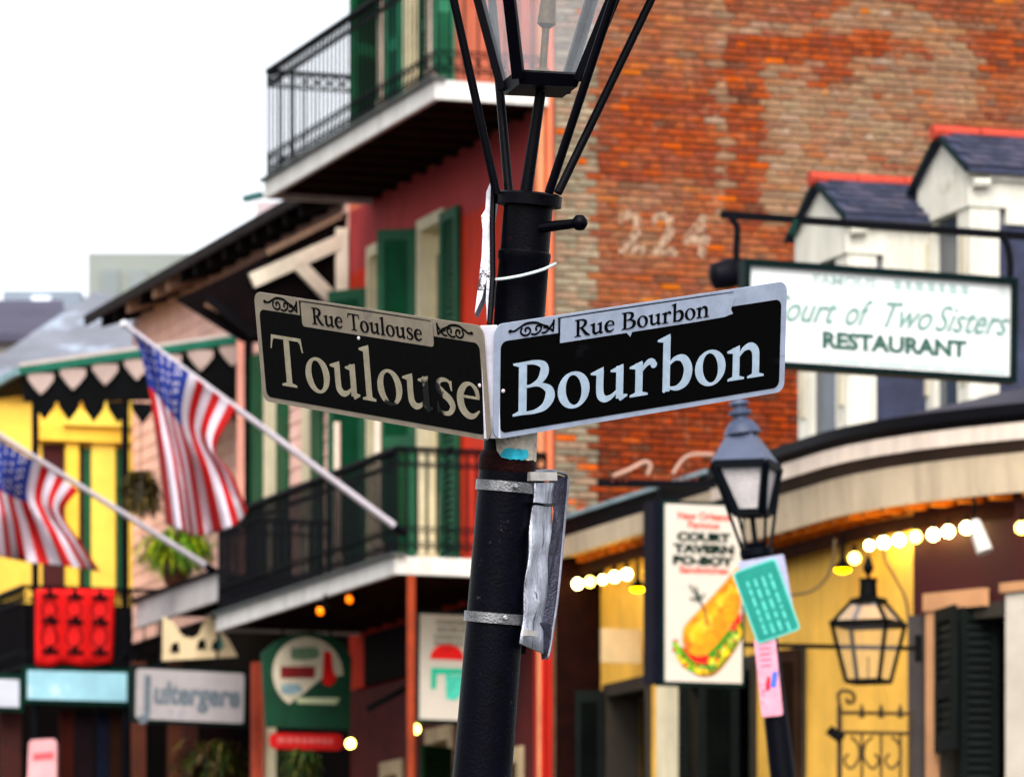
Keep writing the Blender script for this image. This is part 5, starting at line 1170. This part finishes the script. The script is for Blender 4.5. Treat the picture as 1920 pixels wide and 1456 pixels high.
for i in range(3):
    mb = MB(); cx = 92 + i * 47
    for y in (1118, 1165, 1222):
        for dx, dy, r_ in ((0, 0, 7), (-11, 2, 5), (11, 2, 5), (0, -8, 4)):
            mb.prism([W(sC - .035, t_at(cx + dx + r_ * math.cos(R(a)), sC), z_at(y + dy + r_ * math.sin(R(a)), sC, -1.5)) for a in range(0, 360, 45)], U * .006)
    for sgn in (-1, 1):
        pts = crom([P(cx + sgn * 3, 1122, 49.4), P(cx + sgn * 14, 1140, 49.4), P(cx + sgn * 7, 1165, 49.4), P(cx + sgn * 15, 1195, 49.4), P(cx + sgn * 3, 1218, 49.4)], 4); mb.tube(pts, .008, 4)
    mb.build('pattern', black, e, kind='stuff')
def tuft(name, label, px, py, D, rx, rz, n, cols, hang, spread):
    e = thing(name, P(px, py, D), label, 'plant'); mb = MB(); mats = [M('leaf_%d_%d_%d' % c, c, .6, .25, 8) for c in cols]
    for i in range(n):
        mb.cm = i % len(mats); a = random.uniform(0, 6.28); L_ = random.uniform(.4, 1) * rx; c = P(px, py, D) + Vector((random.uniform(-.25, .25) * rx, random.uniform(-.25, .25) * rx, random.uniform(-.3, .5) * rz))
        d = Vector((math.cos(a), math.sin(a), 0)); pts = [c + d * L_ * k / 5 + UP * (spread * L_ * math.sin(k / 5 * 2.2) - hang * rz * (k / 5) ** 2 * random.uniform(.7, 1.2)) for k in range(6)]
        sd = d.cross(UP) * random.uniform(.008, .02)
        vv = []
        for k, p in enumerate(pts): w = math.sin((k + .6) / 5.6 * math.pi); vv += [p - sd * w, p + sd * w]
        mb.add(vv, [(2 * k, 2 * k + 1, 2 * k + 3, 2 * k + 2) for k in range(5)])
        for k in range(1, 5):                   # leaflets
            for sgn in (-1, 1):
                p = pts[k]; q = p + d.cross(UP) * sgn * random.uniform(.03, .07) + d * .03 - UP * random.uniform(.0, .03); mb.add([p, p + d * .025, q], [(0, 1, 2)])
    mb.build('fronds', mats, e, kind='stuff'); 
    return e
e = tuft('fern', 'bright yellow green fern on the gallery under the flag', 330, 1040, 48.2, .40, .26, 420, [(150, 170, 30), (110, 150, 26), (176, 180, 50), (80, 120, 30)], 1.0, .5)
MB().lathe(P(330, 1075, 48.2), [(.10, -.1), (.14, .04), (.12, .05)], 14).build('pot', M('pot_brown', (90, 56, 40), .8, .2, 6), e, smooth=True)
e = tuft('dry_plant', 'brown dry hanging plant beside the upper flag', 264, 915, 49.5, .22, .30, 320, [(96, 84, 46), (70, 60, 40), (120, 104, 60), (56, 52, 30)], .9, .3)
MB().lathe(P(264, 930, 49.5), [(.06, -.1), (.10, .02), (.09, .03)], 12).build('basket', M('basket_brown', (70, 50, 36), .8, .3, 6), e, smooth=True); MB().tube([P(264, 925, 49.5), P(264, 700, 49.5)], .005, 4).build('chain', black, e)
e = tuft('potted_plant', 'dim green plant in the dark doorway under the hanging sign', 400, 1440, 48.6, .40, .34, 260, [(80, 96, 40), (56, 74, 34), (120, 110, 60), (96, 60, 40)], .8, .5)
e = tuft('shop_plant', 'small dim plant in the shop window under the red sign', 560, 1440, 43.9, .2, .24, 140, [(60, 86, 40), (96, 100, 50)], .7, .5)
e = thing('pink_box', P(80, 1420, 47), 'pale pink box shape standing at the bottom under the far gallery', 'box')
MB().prism([P(a, b, 47) for a, b in ((54, 1392), (60, 1386), (100, 1384), (106, 1390), (106, 1500), (50, 1500))], (0, .2, 0)).build('case', M('pink_plastic', (226, 176, 178), .5, .12, 4), e)
MB().prism([P(a, b, 46.99) for a, b in ((62, 1412), (100, 1408), (100, 1420), (62, 1424))], (0, .008, 0)).build('stripe', M('stripe_rose', (206, 110, 116), .5, .15, 6), e)

# ------------------------------------------------------------------ flags
fr_, fw_, fb_ = M('flag_red', (166, 12, 34), .8, .1, 10), M('flag_white', (196, 190, 198), .8, .06, 10), M('flag_blue', (36, 56, 126), .8, .12, 10)
def flag(label, plabel, pole_a, pole_b, Da, Db, top, bot, depth_amp, ph_, bulge):
    pe = thing('flag_pole', P(*pole_a, Da), plabel, 'flag pole'); a, b = P(*pole_a, Da), P(*pole_b, Db)
    MB().tube([a, b], [.028, .02], 10).build('pole', M('pole_pale', (196, 190, 196), .45, .12, 5), pe, smooth=True)
    MB().lathe(b, [(.02, 0), (.034, .02), (.034, .04), (.008, .06)], 10, axis=(b - a)).build('cap', M('cap_white', (220, 220, 224), .5, .1, 5), pe, smooth=True)
    MB().tube([a + (a - b).normalized() * .06, a + (b - a).normalized() * .05], .034, 8).build('holder', iron_far, pe)
    e = thing('flag', P(*top[0], Db), label, 'flag', 'flags on poles over the pavement')
    NF, NH = 40, 26; T_ = crom([(x, y, 0) for x, y in top], 30); B_ = crom([(x, y, 0) for x, y in bot], 30)
    def at(L, q): x = q * (len(L) - 1); i = min(int(x), len(L) - 2); return L[i].lerp(L[i + 1], x - i)
    D0 = lambda q: Db + (Da - Db) * .35 * q
    grid = []
    for i in range(NF + 1):
        q = i / NF
        for j in range(NH + 1):
            h = j / NH; p = at(T_, q).lerp(at(B_, q), h); w = q ** .8
            x = p.x + 9 * w * math.sin(h * 9 + ph_) ; y = p.y + bulge * q * q * math.sin(h * 3.14)
            D = D0(h) + depth_amp * w * (math.sin(h * 9.5 + q * 3 + ph_) + .35 * math.sin(h * 21 - q * 5 + ph_)); grid.append(P(x, y, D))
    mb = MB(); n = NH + 1
    for i in range(NF):
        for j in range(NH):
            stripe = j // 2; canton = (i < NF * .40) and stripe < 7
            mb.cm = 2 if canton else (0 if stripe % 2 == 0 else 1)
            mb.f.append((i * n + j, i * n + j + 1, (i + 1) * n + j + 1, (i + 1) * n + j)); mb.mi.append(mb.cm)
    mb.v = grid; o = mb.build('cloth', [fr_, fw_, fb_], e, smooth=True); o.modifiers.new('Solidify', 'SOLIDIFY').thickness = .004
    st = MB()
    for r_ in range(7):
        for c_ in range(6):
            i = int(1 + (c_ + (.5 if r_ % 2 else 0)) / 6 * NF * .38); j = 1 + r_ * 2 - (1 if r_ == 6 else 0); j = min(j, 12); c = grid[i * n + j]
            e1 = (grid[(i + 1) * n + j] - c).normalized(); e2 = (grid[i * n + j + 1] - c).normalized(); nn = e1.cross(e2); nn = -nn if nn.y > 0 else nn
            st.prism([c + nn * .008 + (e1 * math.cos(k * math.pi / 5) + e2 * math.sin(k * math.pi / 5)) * (.019 if k % 2 == 0 else .008) for k in range(10)], -nn * .003)
    st.build('stars', fw_, o, kind='stuff')
flag('flag with stars and stripes hanging in front of the pink house', 'pale flag pole fixed to the lower balcony of the red house', (748, 992), (238, 612), 41.2, 40.4,
     [(250, 622), (272, 702), (292, 830), (308, 982)], [(443, 766), (404, 842), (436, 892), (463, 958)], .30, .4, 34)
flag('flag with stars and stripes cut off by the left edge', 'pale flag pole reaching out from the pink house gallery', (392, 1064), (-12, 808), 46.6, 45.6,
     [(-38, 798), (-32, 890), (-28, 960), (-26, 1040)], [(148, 918), (122, 962), (158, 1018), (196, 1072)], .30, 1.4, 0)
